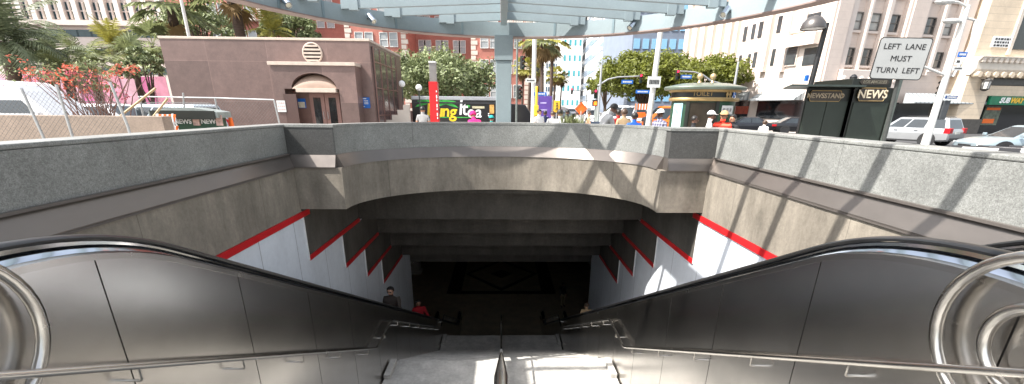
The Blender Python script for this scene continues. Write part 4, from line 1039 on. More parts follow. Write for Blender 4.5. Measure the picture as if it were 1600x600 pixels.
# bougainvillea over the fence
random.seed(50); Yb = 14.6; c = at(120, 140, Yb)
t = thing('bougainvillea', 'tangled red flowering bougainvillea climbing the chain link fence', 'shrub', (c.x, Yb, PLZ))
m = MB(); stems = []
for i in range(46):
    px = random.gauss(150, 26); q = at(random.gauss(150, 14), 176, Yb); e = at(px+random.gauss(-12, 42), random.uniform(98, 150), Yb); e.x = min(e.x, at(232, 120, Yb).x)
    a_ = V((q.x-c.x, random.uniform(-.15, .3), .1)); b_ = V((e.x-c.x, random.uniform(-.5, .6), e.z-PLZ)); mid = a_.lerp(b_, .55)+V((random.uniform(-.25, .25), 0, random.uniform(.0, .4)))
    m.tube([a_, mid, b_, b_+V((random.uniform(-.5, .3), 0, random.uniform(-.3, .05)))], [.022, .014, .008, .004], 5); stems.append((mid, b_))
m.build('stems', twig, t)
vs, fs, mi = [], [], []
tips = [(b_, .22) for _, b_ in stems[::2]]
for i in range(30): e = at(random.uniform(-20, 215), random.gauss(110, 9)+ (8 if i % 2 else 0), Yb); tips.append((V((e.x-c.x, random.uniform(-.5, .5), e.z-PLZ)), random.uniform(.16, .36)))
for p, r in tips:
    col = random.choice([0, 0, 0, 1]); 
    if random.random() < .35: col = 2
    v2, f2 = leaf_cloud([(p, r)], random.randint(12, 26), .05); k = len(vs); vs += v2; fs += [tuple(i+k for i in f) for f in f2]; mi += [col if random.random() < .85 else 2 for _ in f2]
fast('blossom', vs, fs, [flower, flower2, leaf_o], mi, t)
# planter shrub near the street
c = at(895, 187, 12.2); t = thing('planter_shrub', 'small spiky green shrub behind the far parapet beside people', 'shrub', (c.x, 12.2, PLZ)); vs, fs = [], []
for i in range(150):
    az = random.uniform(0, 6.28); e = R(random.uniform(35, 88)); L_ = random.uniform(.3, .55); d = V((cos(az)*cos(e), sin(az)*cos(e), sin(e))); sd_ = V((-sin(az), cos(az), 0))*.02; b_ = V((random.uniform(-.26, .26), random.uniform(-.15, .15), random.uniform(1.0, 1.25))); k = len(vs)
    vs += [b_-sd_, b_+sd_, b_+d*L_*.6+sd_, b_+d*L_]; fs.append((k, k+1, k+2, k+3))
fast('leaves', vs, fs, leaf_p, None, t)
m = MB(); m.lathe([(.001, 0), (.26, 0), (.36, .95), (.32, .95), (.30, .9), (.001, .9)], n=16); m.build('planter', conc, t, smooth=True)

# ================================================================ street furniture
# red and grey station pylon
Yp = 14.0; a_, b_ = at(670.5, 128, Yp), at(684, 128, Yp); zt = at(677, 96, Yp).z; zm = at(677, 128, Yp).z; w_ = b_.x-a_.x
t = thing('station_pylon', 'slim station pylon, red below and grey above, before the food truck', 'pylon', ((a_.x+b_.x)/2, Yp, PLZ))
MB().box(-w_/2, w_/2, -.12, .12, 0, zm-PLZ).build('red_panel', redm, t, bevel=.008)
MB().box(-w_*.38, w_*.38, -.09, .09, zm-PLZ+.002, zt-PLZ-.06).build('grey_panel', M('pylon_grey', (.30, .28, .27), .35, .6, .1, 4), t, bevel=.006)
MB().box(-w_*.42, w_*.42, -.11, .11, zt-PLZ-.058, zt-PLZ).build('cap', M('pylon_cap', (.55, .55, .54), .4, .3, .05, 4), t, bevel=.01)
l_ = MB()
for k in range(7): l_.box(w_*.30, w_*.42, -.127, -.1215, zm-PLZ-.25-.13*k-.07*(k % 2+1)*.7, zm-PLZ-.25-.13*k)
l_.build('edge_marks', white_m, t)
# globe lamps
for i, (px, py, lab) in enumerate(((628, 131, 'white globe lamp on a post, left of a pair by the plaza steps'), (654.5, 137, 'white globe lamp on a post, right of a pair by the plaza steps'))):
    p = at(px, py, 27); t = thing('globe_lamp', lab, 'lamp', (p.x, 27, PLZ), 0, 'globe lamps by the plaza steps'); h = p.z-PLZ
    MB().lathe([(.001, 0), (.12, 0), (.10, .1), (.045, .25), (.04, h-.25), (.08, h-.18), (.001, h-.17)], n=12).build('post', M('lamp_post_green', (.10, .11, .10), .5, .3), t, smooth=True)
    MB().ball((0, 0, h), .19, 14, 10).build('globe', white_m, t, smooth=True)
# plaza steps with stepped cheek wall
a_ = at(612, 184, 26); b_ = at(646, 184, 26); t = thing('plaza_steps', 'pinkish plaza steps with pale stepped cheek wall right of the brown building', 'steps', ((a_.x+b_.x)/2, 27, PLZ)); o = t.location
m = MB(o)
for k in range(9): m.box(a_.x-1.5, b_.x+.6, 26+k*.42, 26+(k+1)*.42 if k < 8 else 33, PLZ, PLZ+.17*(k+1))
m.build('steps', M('pink_steps', (.42, .27, .23), .8, 0, .12, 3), t)
m = MB(o)
for k in range(4): m.box(a_.x-.25+.34*k, a_.x-.25+.34*(k+1)-.003, 25.7, 26.0, PLZ, PLZ+1.05+.28*k)
m.build('cheek_wall', quoin, t)

# green toilet kiosk
YT = 15.6; c = at(1100, 150, YT); rT = (at(1152, 150, YT).x-at(1048, 150, YT).x)/2
t = thing('toilet_kiosk', 'dark green oval public toilet kiosk with gold bands and finials', 'kiosk', (c.x, YT, PLZ), atan2(-c.x, YT)*.0); cx0, cy0 = c.x, YT
def zz(py, px=1100): return at(px, py, YT).z-PLZ
h_roof, h_e, h_f1, h_f0, h_b = zz(129), zz(139), zz(143), zz(154), zz(156)
def oval(prof, name, mat, n=40, a0=0, a1=2*pi, par=None, **k):
    m = MB(); m.lathe(prof, (0, 0, 0), n, 0, 'z', a0, a1); m.v = [V((p.x, p.y*.72, p.z)) for p in m.v]; return m.build(name, mat, par or t, smooth=True, **k)
oval([(.001, 0), (rT*.92, 0), (rT*.92, h_b), (.001, h_b)], 'drum', green_l)
oval([(rT*.92, h_b-.06), (rT*1.0, h_b-.05), (rT*1.02, h_b+.0), (rT*1.0, h_b+.06), (rT*.95, h_b+.07)], 'lower_band', gold)
oval([(rT*.955, h_b+.06), (rT*.955, h_f1), (.001, h_f1)], 'frieze', green_p)
oval([(rT*.96, h_f1-.05), (rT*1.02, h_f1-.03), (rT*1.05, h_f1+.03), (rT*1.0, h_f1+.05)], 'upper_band', gold)
oval([(rT*1.0, h_f1+.04), (rT*1.17, h_e-.05), (rT*1.19, h_e+.02), (rT*1.16, h_e+.06), (rT*.7, h_roof-.04), (.001, h_roof)], 'roof', M('kiosk_roof', (.13, .16, .13), .35, .3, .2, 3))
for px in (1089, 1109):
    x = at(px, 128, YT).x-cx0; m = MB(); m.lathe([(.001, h_roof-.1), (.09, h_roof-.1), (.05, h_roof+.03), (.03, h_roof+.06), (.085, h_roof+.12), (.10, h_roof+.18), (.085, h_roof+.24), (.02, h_roof+.29), (.001, h_roof+.30)], (x, -.2, 0), 12); m.build('finial', M('finial_gold', (.55, .40, .22), .35, .6, .1, 6), t, smooth=True)
def on_drum(px, r=.92, extra=.012):
    """angle on the oval drum facing the viewer for a pixel column"""
    x = (at(px, 160, YT).x-cx0)/(rT*r); x = max(-.98, min(.98, x)); return -math.acos(x)
def drum_patch(px0, px1, zlo, zhi, name, mat, r=.925, par=None, th=.02):
    a0, a1 = on_drum(px0), on_drum(px1); m = MB(); m.lathe([(rT*r, zlo), (rT*r+th, zlo), (rT*r+th, zhi), (rT*r, zhi)], (0, 0, 0), 8, 0, 'z', a0, a1); m.v = [V((p.x, p.y*.72, p.z)) for p in m.v]
    k = len(m.v); return m.build(name, mat, par or t)
dr_ = drum_patch(1068, 1102, .05, h_b-.1, 'door', M('kiosk_door', (.035, .028, .02), .3, .4, .3, 3)); drum_patch(1064, 1068, .02, h_b-.06, 'door_jamb', green_p, .93, dr_, .05); drum_patch(1102, 1107, .02, h_b-.06, 'door_jamb', green_p, .93, dr_, .05)
mp = M('map_poster', (.10, .38, .56), .4, 0, .5, 5, col2=(.55, .58, .52, 1)); drum_patch(1046, 1060, .4, h_b-.12, 'map_poster', mp)
n1 = drum_patch(1112, 1133, zz(178), zz(165), 'notice', signwhite, .93); n2 = drum_patch(1142, 1149, zz(178), zz(165), 'notice', signwhite, .93)
for k in range(3): drum_patch(1114+6*k, 1118+6*k, zz(174), zz(169), 'notice_print', M('print_grey', (.25, .25, .25), .6), .93, n1, .026)
def curved_text(txt, size, px, z, mat, r=.965):
    a0 = on_drum(px, r); m = text_mb(txt, size, .01, 'LEFT')
    out = []
    for p in m.v: a = a0+p.x/(rT*r); rr = rT*r+.0-p.y; out.append(V((rr*cos(a), rr*sin(a)*.72-.004, z+p.z)))
    m.v = out; return m.build('lettering', mat, t)
curved_text('TOILET', .21, 1068, (h_b+h_f1)/2+.03, gold)
def figure(px, z, sk=1):
    a0 = on_drum(px, .965); m = MB(); c_ = V((rT*.975*cos(a0), rT*.975*sin(a0)*.72-.012, z)); m.ball(c_+V((0, 0, .12)), .035, 8, 6, sc=(1, .3, 1)); m.prism([(-.045, -.03), (-.03, .07), (.03, .07), (.045, -.03)], 'y', -.01, .01) ; k = len(m.v)-8; 
    for i in range(k, len(m.v)): m.v[i] = m.v[i]+c_
    m.prism([(-.02, -.12), (-.02, -.02), (.02, -.02), (.02, -.12)], 'y', -.01, .01)
    for i in range(len(m.v)-8, len(m.v)): m.v[i] = m.v[i]+c_
    return m.build('restroom_figure', gold, t)
figure(1117, (h_b+h_f1)/2+.02); figure(1122, (h_b+h_f1)/2+.02)
ab = drum_patch(1126, 1132, (h_b+h_f1)/2-.12, (h_b+h_f1)/2+.14, 'access_sign', signblue, .96)
a0 = on_drum(1129, .965); c_ = V((rT*.99*cos(a0), rT*.99*sin(a0)*.72-.012, (h_b+h_f1)/2)); m = MB(); m.tube([c_+V((.05*cos(q), 0, -.05+.05*sin(q))) for q in [pi*.75+1.5*pi*j/10 for j in range(11)]], .008, 5); m.tube([c_+V((-.01, 0, .06)), c_+V((0, 0, -.01)), c_+V((.05, 0, -.01)), c_+V((.06, 0, -.08))], .009, 5); m.ball(c_+V((-.01, 0, .09)), .018, 6, 5); m.build('access_symbol', white_m, ab)

# dark green newsstand
YN = 13.4; a_ = at(1247, 205, YN); b_ = at(1386, 212, YN); 
un = V((b_.x-a_.x, 0, 0)); wN = un.length
t = thing('newsstand', 'shuttered dark green newsstand with gold lettering near the right parapet', 'newsstand', ((a_.x+b_.x)/2, YN, PLZ)); ox = t.location.x
def nx(px, py): return at(px, py, YN).x-ox
def nz(py, px=1320): return at(px, py, YN).z-PLZ
hN = nz(138); xl, xm, xr = nx(1250, 190), nx(1318, 190), nx(1384, 190)
vl = V((xl+ox, YN))/YN*1.5; vr = V((xr+ox, YN))/YN*1.5
MB().prism([(xl, 0), (xm-.003, 0), (xm-.003+vr.x, vr.y), (xl+vl.x, vl.y)], 'z', 0, hN).build('cabin', green_p, t, bevel=.012)
MB().prism([(xm+.003, -.12), (xr, -.12), (xr+vr.x*.9, vr.y*.9), (xm+.003+vr.x*.9, vr.y*.9)], 'z', 0, hN+.02).build('front_cabin', green_p, t, bevel=.012)
for k in range(2):
    w2 = (xm-xl-.1)/2; MB().box(xl+.04+k*(w2+.02), xl+.04+k*(w2+.02)+w2, -.03, -.002, .1, nz(158)).build('shutter', M('shutter_green', (.016, .024, .018), .5, 0, .2, 2), t, bevel=.006)
MB().box(xm+.06, xr-.2, -.15, -.122, .1, nz(160)).build('shutter', _m['shutter_green'], t, bevel=.006)
MB().box(xr-.13, xr+.0, -.2, -.125, 0, hN+.3).build('corner_post', M('post_grey_green', (.10, .12, .11), .4, .3), t, bevel=.01)
m = MB(); e_ = nx(1220, 136); m.prism([(e_, -.5), (xm+.02, -.5), (xm+.02+vr.x, 1.5), (e_+vl.x, 1.5)], 'z', hN+.022, hN+.07); m.build('roof_ledge', M('ledge_green', (.05, .065, .06), .4, .3), t)
MB().box(nx(1325, 132), nx(1386, 132), -.16, 1.5, hN+.022, nz(123)).build('sign_box', green_p, t, bevel=.01)
MB().lathe([(.001, nz(126)), (.08, nz(126)), (.10, nz(120)), (.05, nz(116)), (.001, nz(115))], (nx(1338, 120), .1, 0), 12).build('finial', blackp, t, smooth=True)
g_ = M('letter_cream', (.62, .54, .40), .45, .1, .05, 5)
def board(px0, px1, pyc, hp, txt, size, y, name, trim=True, lm=None):
    x0, x1 = nx(px0, pyc), nx(px1, pyc); z = nz(pyc, (px0+px1)/2); h = hp
    m = MB(); k = .08; P = [(x0, z), (x0+k, z-h/2), (x1-k, z-h/2), (x1, z), (x1-k, z+h/2), (x0+k, z+h/2)]
    m.prism(P, 'y', y-.02, y); bd = m.build(name, M('board_dark', (.035, .028, .022), .4, 0, .2, 3), t)
    if trim: m = MB(); m.tube([(p, y-.022, q) for p, q in P], .009, 5, loop=True); m.build('board_trim', gold, bd)
    mb = text_mb(txt, size, .012, bold=.004); mb.xf(Matrix.Translation(((x0+x1)/2, y-.028, z))); mb.build('lettering', lm or g_, bd)
board(1262, 1315, 150, .30, 'NEWSSTAND', .19, -.02, 'name_board', True, M('letter_dull', (.30, .25, .18), .5))
board(1333, 1378, 148, .36, 'NEWS', .33, -.16, 'name_board')
board(1336, 1382, 129, .15, 'LOS ANGELES', .115, -.17, 'city_board', False, M('letter_dim', (.12, .11, .085), .5))
m = MB(); m.tube([(nx(1338, 148)+.02, -.17, nz(148)), (nx(1338, 148)+.02, -.2, nz(148))], .01, 5)

# green newspaper box stand on the left with curved roof, barricade and cone
Yg = 14.4; a_ = at(245, 190, Yg); b_ = at(344, 190, Yg); t = thing('news_kiosk', 'low dark green news kiosk with a curved metal roof by the brown building', 'kiosk', ((a_.x+b_.x)/2, Yg, PLZ)); wk = (b_.x-a_.x)
hk = at(290, 181, Yg).z-PLZ; hr = at(300, 168, Yg).z-PLZ
MB().box(-wk*.46, wk*.46, 0, .45, 0, hk).build('cabinet', green_l, t, bevel=.02)
m = MB(); arc = [(-wk*.53+wk*1.06*i/12, hk+(hr-hk)*sin(pi*(.16+.68*i/12))*1.0) for i in range(13)]
m.prism([(-wk*.53, hk-.05)]+arc+[(wk*.53, hk-.05)], 'y', -.18, .55); m.build('curved_roof', M('weathered_green_roof', (.24, .27, .26), .5, .4, .3, 2.5), t, smooth=True)
m = MB(); m.box(-wk*.5, wk*.5, -.2, -.181, hk-.10, hk+.16); m.build('fascia', green_p, t)
for px, tx in ((286, 'NEWS'), (328, 'NEWS')):
    z = at(px, 190, Yg).z-PLZ; x = at(px, 190, Yg).x-t.location.x
    mb = text_mb(tx, .20, .01, bold=.006); mb.xf(Matrix.Translation((x, -.012, z))); mb.build('lettering', signwhite, t)
for px in (307, 343):
    x = at(px, 188, Yg).x-t.location.x; z = at(px, 188, Yg).z-PLZ; MB().box(x-.1, x+.1, -.04, -.003, z-.16, z+.16).build('sticker_panel', M('sticker_rose', (.45, .30, .26), .5, 0, .5, 8), t)
Yq = 13.2; a_ = at(245, 184, Yq); b_ = at(274, 184, Yq); wq = b_.x-a_.x; t = thing('barricade', 'orange and white striped traffic barricade before the green news kiosk', 'barricade', ((a_.x+b_.x)/2, Yq, PLZ)); zq = a_.z-PLZ
for zc in (zq, zq-.32, zq-.66):
    MB().box(-wq/2, wq/2, -.02, .02, zc-.12, zc+.10).build('board', white_m, t)
    for k in range(4): MB().prism([(-wq/2+.02+k*wq*.26, zc-.12), (-wq/2+.09+k*wq*.26, zc-.12), (-wq/2+.17+k*wq*.26, zc+.10), (-wq/2+.10+k*wq*.26, zc+.10)], 'y', -.026, -.021).build('stripe', orange_m, t)
for x in (-wq*.4, wq*.4):
    for y in (-.25, .25): MB().tube([(x, 0, zq+.12), (x, y, 0)], .02, 6).build('leg', white_m, t)
c = at(361, 190, 15); t = thing('traffic_cone', 'small orange traffic cone by the fence beside the brown building', 'cone', (c.x, 15, PLZ)); hz = at(361, 184, 15).z-PLZ
MB().lathe([(.16, .02), (.05, hz), (.02, hz+.01), (.001, hz+.01)], n=12).build('cone_body', orange_m, t, smooth=True); MB().box(-.22, .22, -.22, .22, 0, .03).build('base', orange_m, t); MB().lathe([(.085+.03, hz*.62), (.085, hz*.78)], n=12).build('collar', white_m, t)
# pale pole behind the brown building
p = at(284, 4, 30); t = thing('light_pole', 'plain pale light pole rising behind the brown building', 'pole', (p.x, 30, PLZ)); MB().lathe([(.001, 0), (.2, 0), (.2, .3), (.11, .4), (.08, p.z+2), (.001, p.z+2)], n=12).build('shaft', pole_w, t, smooth=True)
MB().lathe([(.001, p.z+2), (.16, p.z+2.02), (.16, p.z+2.3), (.001, p.z+2.45)], n=12).build('lantern', white_m, t, smooth=True)

# lane sign on its own post, nearest of the signs
YL = 9.4; p = at(1407, 92, YL); t = thing('lane_sign', 'white LEFT LANE MUST TURN LEFT sign tilted on a dark post', 'road sign', (at(1388, 220, YL).x, YL, PLZ)); ox, oz = t.location.x, PLZ
sw_, sh_ = .94, .80; cx1, cz1 = p.x-ox, p.z-oz; rot = Matrix.Translation((cx1, 0, cz1)) @ Matrix.Rotation(R(2.5), 4, 'Y') @ Matrix.Rotation(R(-14), 4, 'Z')
def rrect(w, h, r, y0, y1):
    P = []
    for sx_, sz_, a in ((1, 1, 0), (-1, 1, 90), (-1, -1, 180), (1, -1, 270)):
        for k in range(5): q = R(a+22.5*k); P.append((sx_*(w/2-r)+r*cos(q), sz_*(h/2-r)+r*sin(q)))
    return MB().prism(P, 'y', y0, y1)
m = rrect(sw_, sh_, .06, -.006, .006); m.xf(rot); sg = m.build('panel', M('sign_border', (.02, .02, .02), .5), t)
m = rrect(sw_-.035, sh_-.035, .05, -.010, -.0065); m.xf(rot); m.build('face', M('sign_face', (.28, .29, .29), .45, 0, .05, 3), sg)
for k, tx in enumerate(('LEFT  LANE', 'MUST', 'TURN  LEFT')):
    mb = text_mb(tx, .15, .004, bold=.0); mb.xf(Matrix.Translation((0, -.0145, .225-.225*k))); mb.xf(rot); mb.build('lettering', blackp, sg)
MB().tube([(0, .05, 0), (cx1*.55, .05, cz1-.3), (cx1*.62, .04, cz1+.36)], .035, 8).build('post', M('post_dark', (.06, .065, .062), .5, .3), t, smooth=True)

# dome street lamp by the newsstand
Yd = 16.5; hp = at(1292, 36, Yd); hd = at(1272, 36, Yd); bs = at(1264, 130, Yd); t = thing('dome_lamp', 'dark dome headed street lamp behind the newsstand', 'street lamp', (bs.x, Yd, PLZ)); ox = bs.x
zt = hp.z-PLZ
MB().tube([(bs.x-ox, 0, 0), (bs.x-ox, 0, .5), ((bs.x+hp.x)/2-ox, 0, zt*.6), (hp.x-ox, 0, zt)], [.12, .10, .09, .085], 10).build('post', blackp, t, smooth=True)
xc_ = hd.x-ox; r_ = (at(1290, 40, Yd).x-at(1256, 40, Yd).x)/2; zl = at(1272, 46, Yd).z-PLZ
MB().lathe([(r_, zl), (r_*1.02, zl+.03), (r_*.9, zl+.22), (r_*.55, zl+.38), (r_*.15, zl+.43), (.001, zl+.43)], (xc_, 0, 0), 20).build('dome', M('dome_metal', (.12, .11, .105), .35, .6, .1, 4), t, smooth=True)
MB().lathe([(.001, zl+.02), (r_*.95, zl+.03)], (xc_, 0, 0), 20).build('diffuser', white_m, t)
MB().tube([(hp.x-ox, 0, zt-.08), (xc_+r_*.5, 0, zl+.30)], .05, 8).build('arm', blackp, t, smooth=True)
MB().box(bs.x-ox-.18, bs.x-ox-.08, -.05, .05, at(1263, 122, Yd).z-PLZ-.1, at(1263, 122, Yd).z-PLZ+.1).build('blue_tag', signblue, t)

# ---- traffic signals and poles
def head(par, loc, k=1., red=True, rz=0., lit=True):
    """three aspect signal head facing -y"""
    g = MB(); g.box(-.17*k, .17*k, -.02, .2*k, -.52*k, .52*k); h = g.build('signal_head', M('signal_black', (.012, .013, .012), .5), par, bevel=.02); h.location = loc; h.rotation_euler = (0, 0, rz)
    cols = [M('lamp_red_lit', (1, .02, .06), .4, emit=2.2) if lit else M('lamp_red', (.25, .01, .01), .3), M('lamp_amber_off', (.10, .055, .005), .3), M('lamp_green_off', (.005, .06, .035), .3)]
    for i, cc in enumerate(cols):
        z = (.34-.34*i)*k; m = MB(); m.lathe([(.001, -.03), (.115*k, -.028), (.12*k, -.01)], (0, 0, z), 14, axis='y'); m.build('lamp_lens', cc, h, smooth=True)
        m = MB(); m.lathe([(.14*k, -.2*k), (.14*k, -.01)], (0, 0, z), 12, 0, 'y', R(-10), R(190)); m.build('visor', _m['signal_black'], h)
    return h
def street_sign(par, px, py, Y, w, h, mat, txt=None, o=None, y_off=0.):
    p = at(px, py, Y); m = MB(o); m.box(p.x-w/2, p.x+w/2, Y-.02+y_off, Y+.01+y_off, p.z-h/2, p.z+h/2); s_ = m.build('name_sign', mat, par)
    m = MB(o)
    x = p.x-w*.38
    while x < p.x+w*.36: ww = random.uniform(.05, .13)*w; m.box(x, min(x+ww, p.x+w*.38), Y-.026+y_off, Y-.021+y_off, p.z-h*.18, p.z+h*.2); x += ww+.03*w
    m.build('sign_print', signwhite if mat is not signwhite else M('print_black', (.05, .05, .05), .6), s_); return s_
def signal_mast(lab, base_px, base_py, top_py, Y, arm, hd_px, hd_py, sign=None, k=1.):
    b_ = at(base_px, base_py, Y); tp = at(base_px, top_py, Y); t = thing('traffic_signal', lab, 'traffic light', (b_.x, Y, street_z(Y))); o = t.location
    m = MB(o); m.lathe([(.16, street_z(Y)), (.11, street_z(Y)+.4), (.075, tp.z)], (b_.x, Y, 0), 10); m.build('mast', galv, t, smooth=True)
    if arm: m = MB(o); m.tube([at(*q, Y) for q in arm], [.07, .06, .05, .045][:len(arm)] if len(arm) <= 4 else .055, 8); m.build('mast_arm', galv, t, smooth=True)
    h = at(hd_px, hd_py, Y); head(t, (h.x-o.x, -.15, h.z-o.z), k)
    if sign: street_sign(t, *sign, o=o)
    return t
signal_mast('red traffic light on a curved arm before the bright round tree, over the taxis', 934, 185, 100, 33, [(934, 134), (950, 124), (965, 120.5), (1000, 119)], 1000.5, 123, (980, 128, 33, .85, .27, signblue), .60)
t2 = signal_mast('red traffic light on a curved arm just left of the toilet kiosk finials', 1139, 185, 96, 32, [(1110, 126), (1098, 117), (1085, 112.5), (1058, 111)], 1057.5, 117, (1072, 120, 32, .8, .26, signblue), .62)
o_ = t2.location; m = MB(o_); m.tube([at(1110, 126, 32), at(1138, 134, 32)], .05, 8); m.build('arm_root', galv, t2, smooth=True)
signal_mast('red traffic light on a short pole left of the orange barrels', 931, 190, 136, 34, None, 930, 147, None, .62)
signal_mast('distant red traffic light on an arm above the rising street', 915, 176, 138, 62, [(915, 143), (906, 141), (896, 141)], 893.5, 142.5, None, .75)
p = at(930, 161, 33.5); t = thing('crossing_signal', 'black crossing signal showing an orange hand under the red light', 'crossing signal', (p.x, 33.5, GRD)); h = p.z-GRD
MB().box(-.22, .22, -.1, .1, h-.22, h+.22).build('signal_box', blackp, t, bevel=.02); MB().tube([(.05, .12, 0), (.05, .12, h+.3)], .05, 8).build('pole', galv, t, smooth=True)
m = MB(); m.box(-.12, .10, -.112, -.102, h-.15, h+.02)
for k in range(4): m.box(-.12+k*.058, -.12+k*.058+.045, -.112, -.102, h+.02, h+.10+.02*(1.5-abs(k-1.5)))
m.build('hand_symbol', M('hand_orange', (1, .15, .01), .5, emit=1.6), t)
# left corner: dark pole with black signal heads, pale pole, yellow post, blue sign
p = at(807, 170, 24); t = thing('signal_pole', 'slim green grey pole with two black signal heads right of the canopy post', 'pole', (p.x, 24, PLZ)); o = t.location
MB(o).tube([(p.x, 24, PLZ), (p.x, 24, at(807, 40, 24).z)], .055, 8).build('shaft', M('pole_green_grey', (.16, .18, .17), .5, .3), t, smooth=True)
for px, py in ((817, 98), (812, 145)):
    h = at(px, py, 24); head(t, (h.x-o.x, -.1, h.z-o.z), .62, rz=R(40), lit=False); MB(o).tube([(p.x, 24, h.z), (h.x, 24, h.z)], .025, 6).build('bracket', galv, t)
p = at(832.5, 185, 22); t = thing('street_light_pole', 'pale street light pole right of the black signal heads', 'street lamp', (p.x, 22, PLZ)); o = t.location; zt = at(836, 30, 22).z
MB(o).lathe([(.14, PLZ), (.11, PLZ+.4), (.10, zt)], (p.x, 22, 0), 10).build('shaft', pole_w, t, smooth=True)
MB(o).tube([(p.x, 22, zt-.1), (p.x+.6, 22, zt+.5), (p.x+1.6, 22, zt+.7)], .05, 8).build('arm', pole_w, t, smooth=True); MB(o).ball((p.x+1.9, 22, zt+.68), .3, 12, 8, sc=(1.3, .6, .4)).build('luminaire', white_m, t, smooth=True)
street_sign(t, 829, 126, 22, .5, .17, signwhite, o=o, y_off=-.16); street_sign(t, 844, 147, 22, .6, .16, signblue, o=o, y_off=-.16)
p = at(837.5, 185, 20); t = thing('yellow_post', 'yellow painted signal post beside the pale street light pole', 'post', (p.x, 20, PLZ)); zt = at(837.5, 137, 20).z-PLZ
MB().tube([(0, 0, 0), (0, 0, zt)], .06, 10).build('shaft', yellow_m, t, smooth=True); MB().box(-.1, .1, -.1, .1, zt*.55, zt*.72).build('button_box', yellow_m, t, bevel=.02); MB().ball((0, 0, zt), .065, 10, 6).build('cap', yellow_m, t, smooth=True)
a_, b_ = at(841, 165, 24), at(862, 165, 24); t = thing('purple_banner', 'purple printed banner board at the street corner', 'banner', ((a_.x+b_.x)/2, 24, PLZ)); w_ = (b_.x-a_.x); zt = at(850, 150, 24).z-PLZ
MB().box(-w_/2, w_/2, -.03, .03, .3, zt).build('print', purple_m, t)
for k in range(4): MB().box(-w_*.35, w_*(.1+.07*k), -.036, -.031, zt*(.86-.15*k)-.05, zt*(.86-.15*k)+.02).build('printed_line', M('lilac_print', (.4, .35, .6), .5), t)
for x in (-w_/2-.03, w_/2+.03): MB().tube([(x, 0, 0), (x, 0, zt+.05)], .03, 6).build('post', galv, t)
p = at(870, 166, 23); t = thing('crossing_sign', 'yellow pedestrian crossing sign right of the purple banner', 'road sign', (p.x, 23, PLZ)); h = p.z-PLZ
MB().box(-.16, .16, -.015, .015, h-.30, h+.28).build('panel', yellow_m, t, bevel=.01); MB().tube([(0, .03, 0), (0, .03, h+.25)], .03, 6).build('post', galv, t)
m = MB(); m.ball((0, -.02, h+.15), .04, 8, 6, sc=(1, .3, 1)); m.tube([(0, -.02, h+.10), (.01, -.02, h-.05), (.07, -.02, h-.2)], .02, 5); m.tube([(.01, -.02, h-.05), (-.06, -.02, h-.2)], .02, 5); m.tube([(-.06, -.02, h), (0, -.02, h+.07), (.07, -.02, h)], .014, 5); m.build('walking_figure', blackp, t)
p = at(908, 170, 20); t = thing('roadworks_sign', 'orange diamond roadworks sign in the middle of the crossing', 'road sign', (p.x, 20, PLZ)); h = p.z-PLZ; q = (at(918, 170, 20).x-at(898, 170, 20).x)/2
MB().prism([(0, h-q), (q, h), (0, h+q), (-q, h)], 'y', -.01, .01).build('panel', orange_m, t); 
m = MB(); m.tube([(0, -.016, h-q*.8), (q*.8, -.016, h), (0, -.016, h+q*.8), (-q*.8, -.016, h)], .01, 4, loop=True); m.build('border', blackp, t)
for x in (-.35, .35): MB().tube([(0, .03, h), (x, .3, 0)], .018, 6).build('leg', galv, t)
MB().tube([(0, .03, h+.05), (0, -.3, 0)], .018, 6).build('leg', galv, t)
# pale pole with a white sign in front of the trees
Yw = 17.5; b_ = at(1013, 195, Yw); tp = at(1033, 42, Yw); t = thing('sign_pole', 'pale leaning street pole carrying a white sign before the round trees', 'pole', (b_.x, Yw, PLZ)); o = t.location
MB(o).tube([(b_.x, Yw, PLZ), (b_.x, Yw, b_.z), tp, tp+(tp-b_)*.3], [.13, .11, .095, .09], 10).build('shaft', pole_w, t, smooth=True)
street_sign(t, 1020, 128.5, Yw, .50, .40, signwhite, o=o, y_off=-.13)
street_sign(t, 1003, 143.5, Yw+6, .72, .17, signblue, o=o, y_off=-.13); q = at(1003, 143.5, Yw+6); MB(o).tube([(q.x, Yw+5.9, q.z), (q.x+.5, Yw+5.9, q.z)], .02, 6).build('bracket', galv, t)
# big pale street light at the right with signs and signal
Yr = 21.5; b_ = at(1457, 188, Yr); tp = at(1513, 8, Yr); t = thing('street_light', 'tall pale street light with two arms, small signs and a side signal', 'street lamp', (b_.x, Yr, GRD)); o = t.location
bb = b_-(tp-b_)*((b_.z-GRD)/(tp.z-b_.z)); MB(o).tube([bb, b_, tp], [.19, .16, .10], 12).build('shaft', pole_w, t, smooth=True)
p1 = at(1525, 30, Yr); MB(o).tube([at(1486, 120, Yr)+V((.05, 0, 0)), at(1508, 70, Yr)+V((.3, 0, 0)), p1], .07, 8).build('second_shaft', pole_w, t, smooth=True)
for (q0, q1) in (((1513, 12), (1476, 3)), ((1525, 32), (1488, 33))):
    a_, c_ = at(*q0, Yr), at(*q1, Yr); MB(o).tube([a_, a_.lerp(c_, .5)+V((0, 0, .12)), c_], .05, 8).build('arm', pole_w, t, smooth=True); MB(o).ball(c_, .3, 12, 8, sc=(1.5, .7, .4)).build('luminaire', M('lamp_grey_white', (.6, .6, .58), .4), t, smooth=True)
a_, c_ = at(1478, 118, Yr), at(1440, 103, Yr); MB(o).tube([a_, c_], .06, 8).build('mast_arm', pole_w, t, smooth=True)
street_sign(t, 1497, 86, Yr, .42, .22, signblue, o=o, y_off=-.2); street_sign(t, 1490, 97, Yr, .22, .26, signwhite, o=o, y_off=-.2); street_sign(t, 1490, 107.5, Yr, .48, .16, signwhite, o=o, y_off=-.2)
street_sign(t, 1480, 152, Yr, .6, .14, M('dark_blue_sign', (.02, .06, .2), .4), o=o, y_off=-.2)
h = at(1473, 138, Yr); head(t, (h.x-o.x, .1, h.z-o.z), .7, rz=R(-75), lit=False)
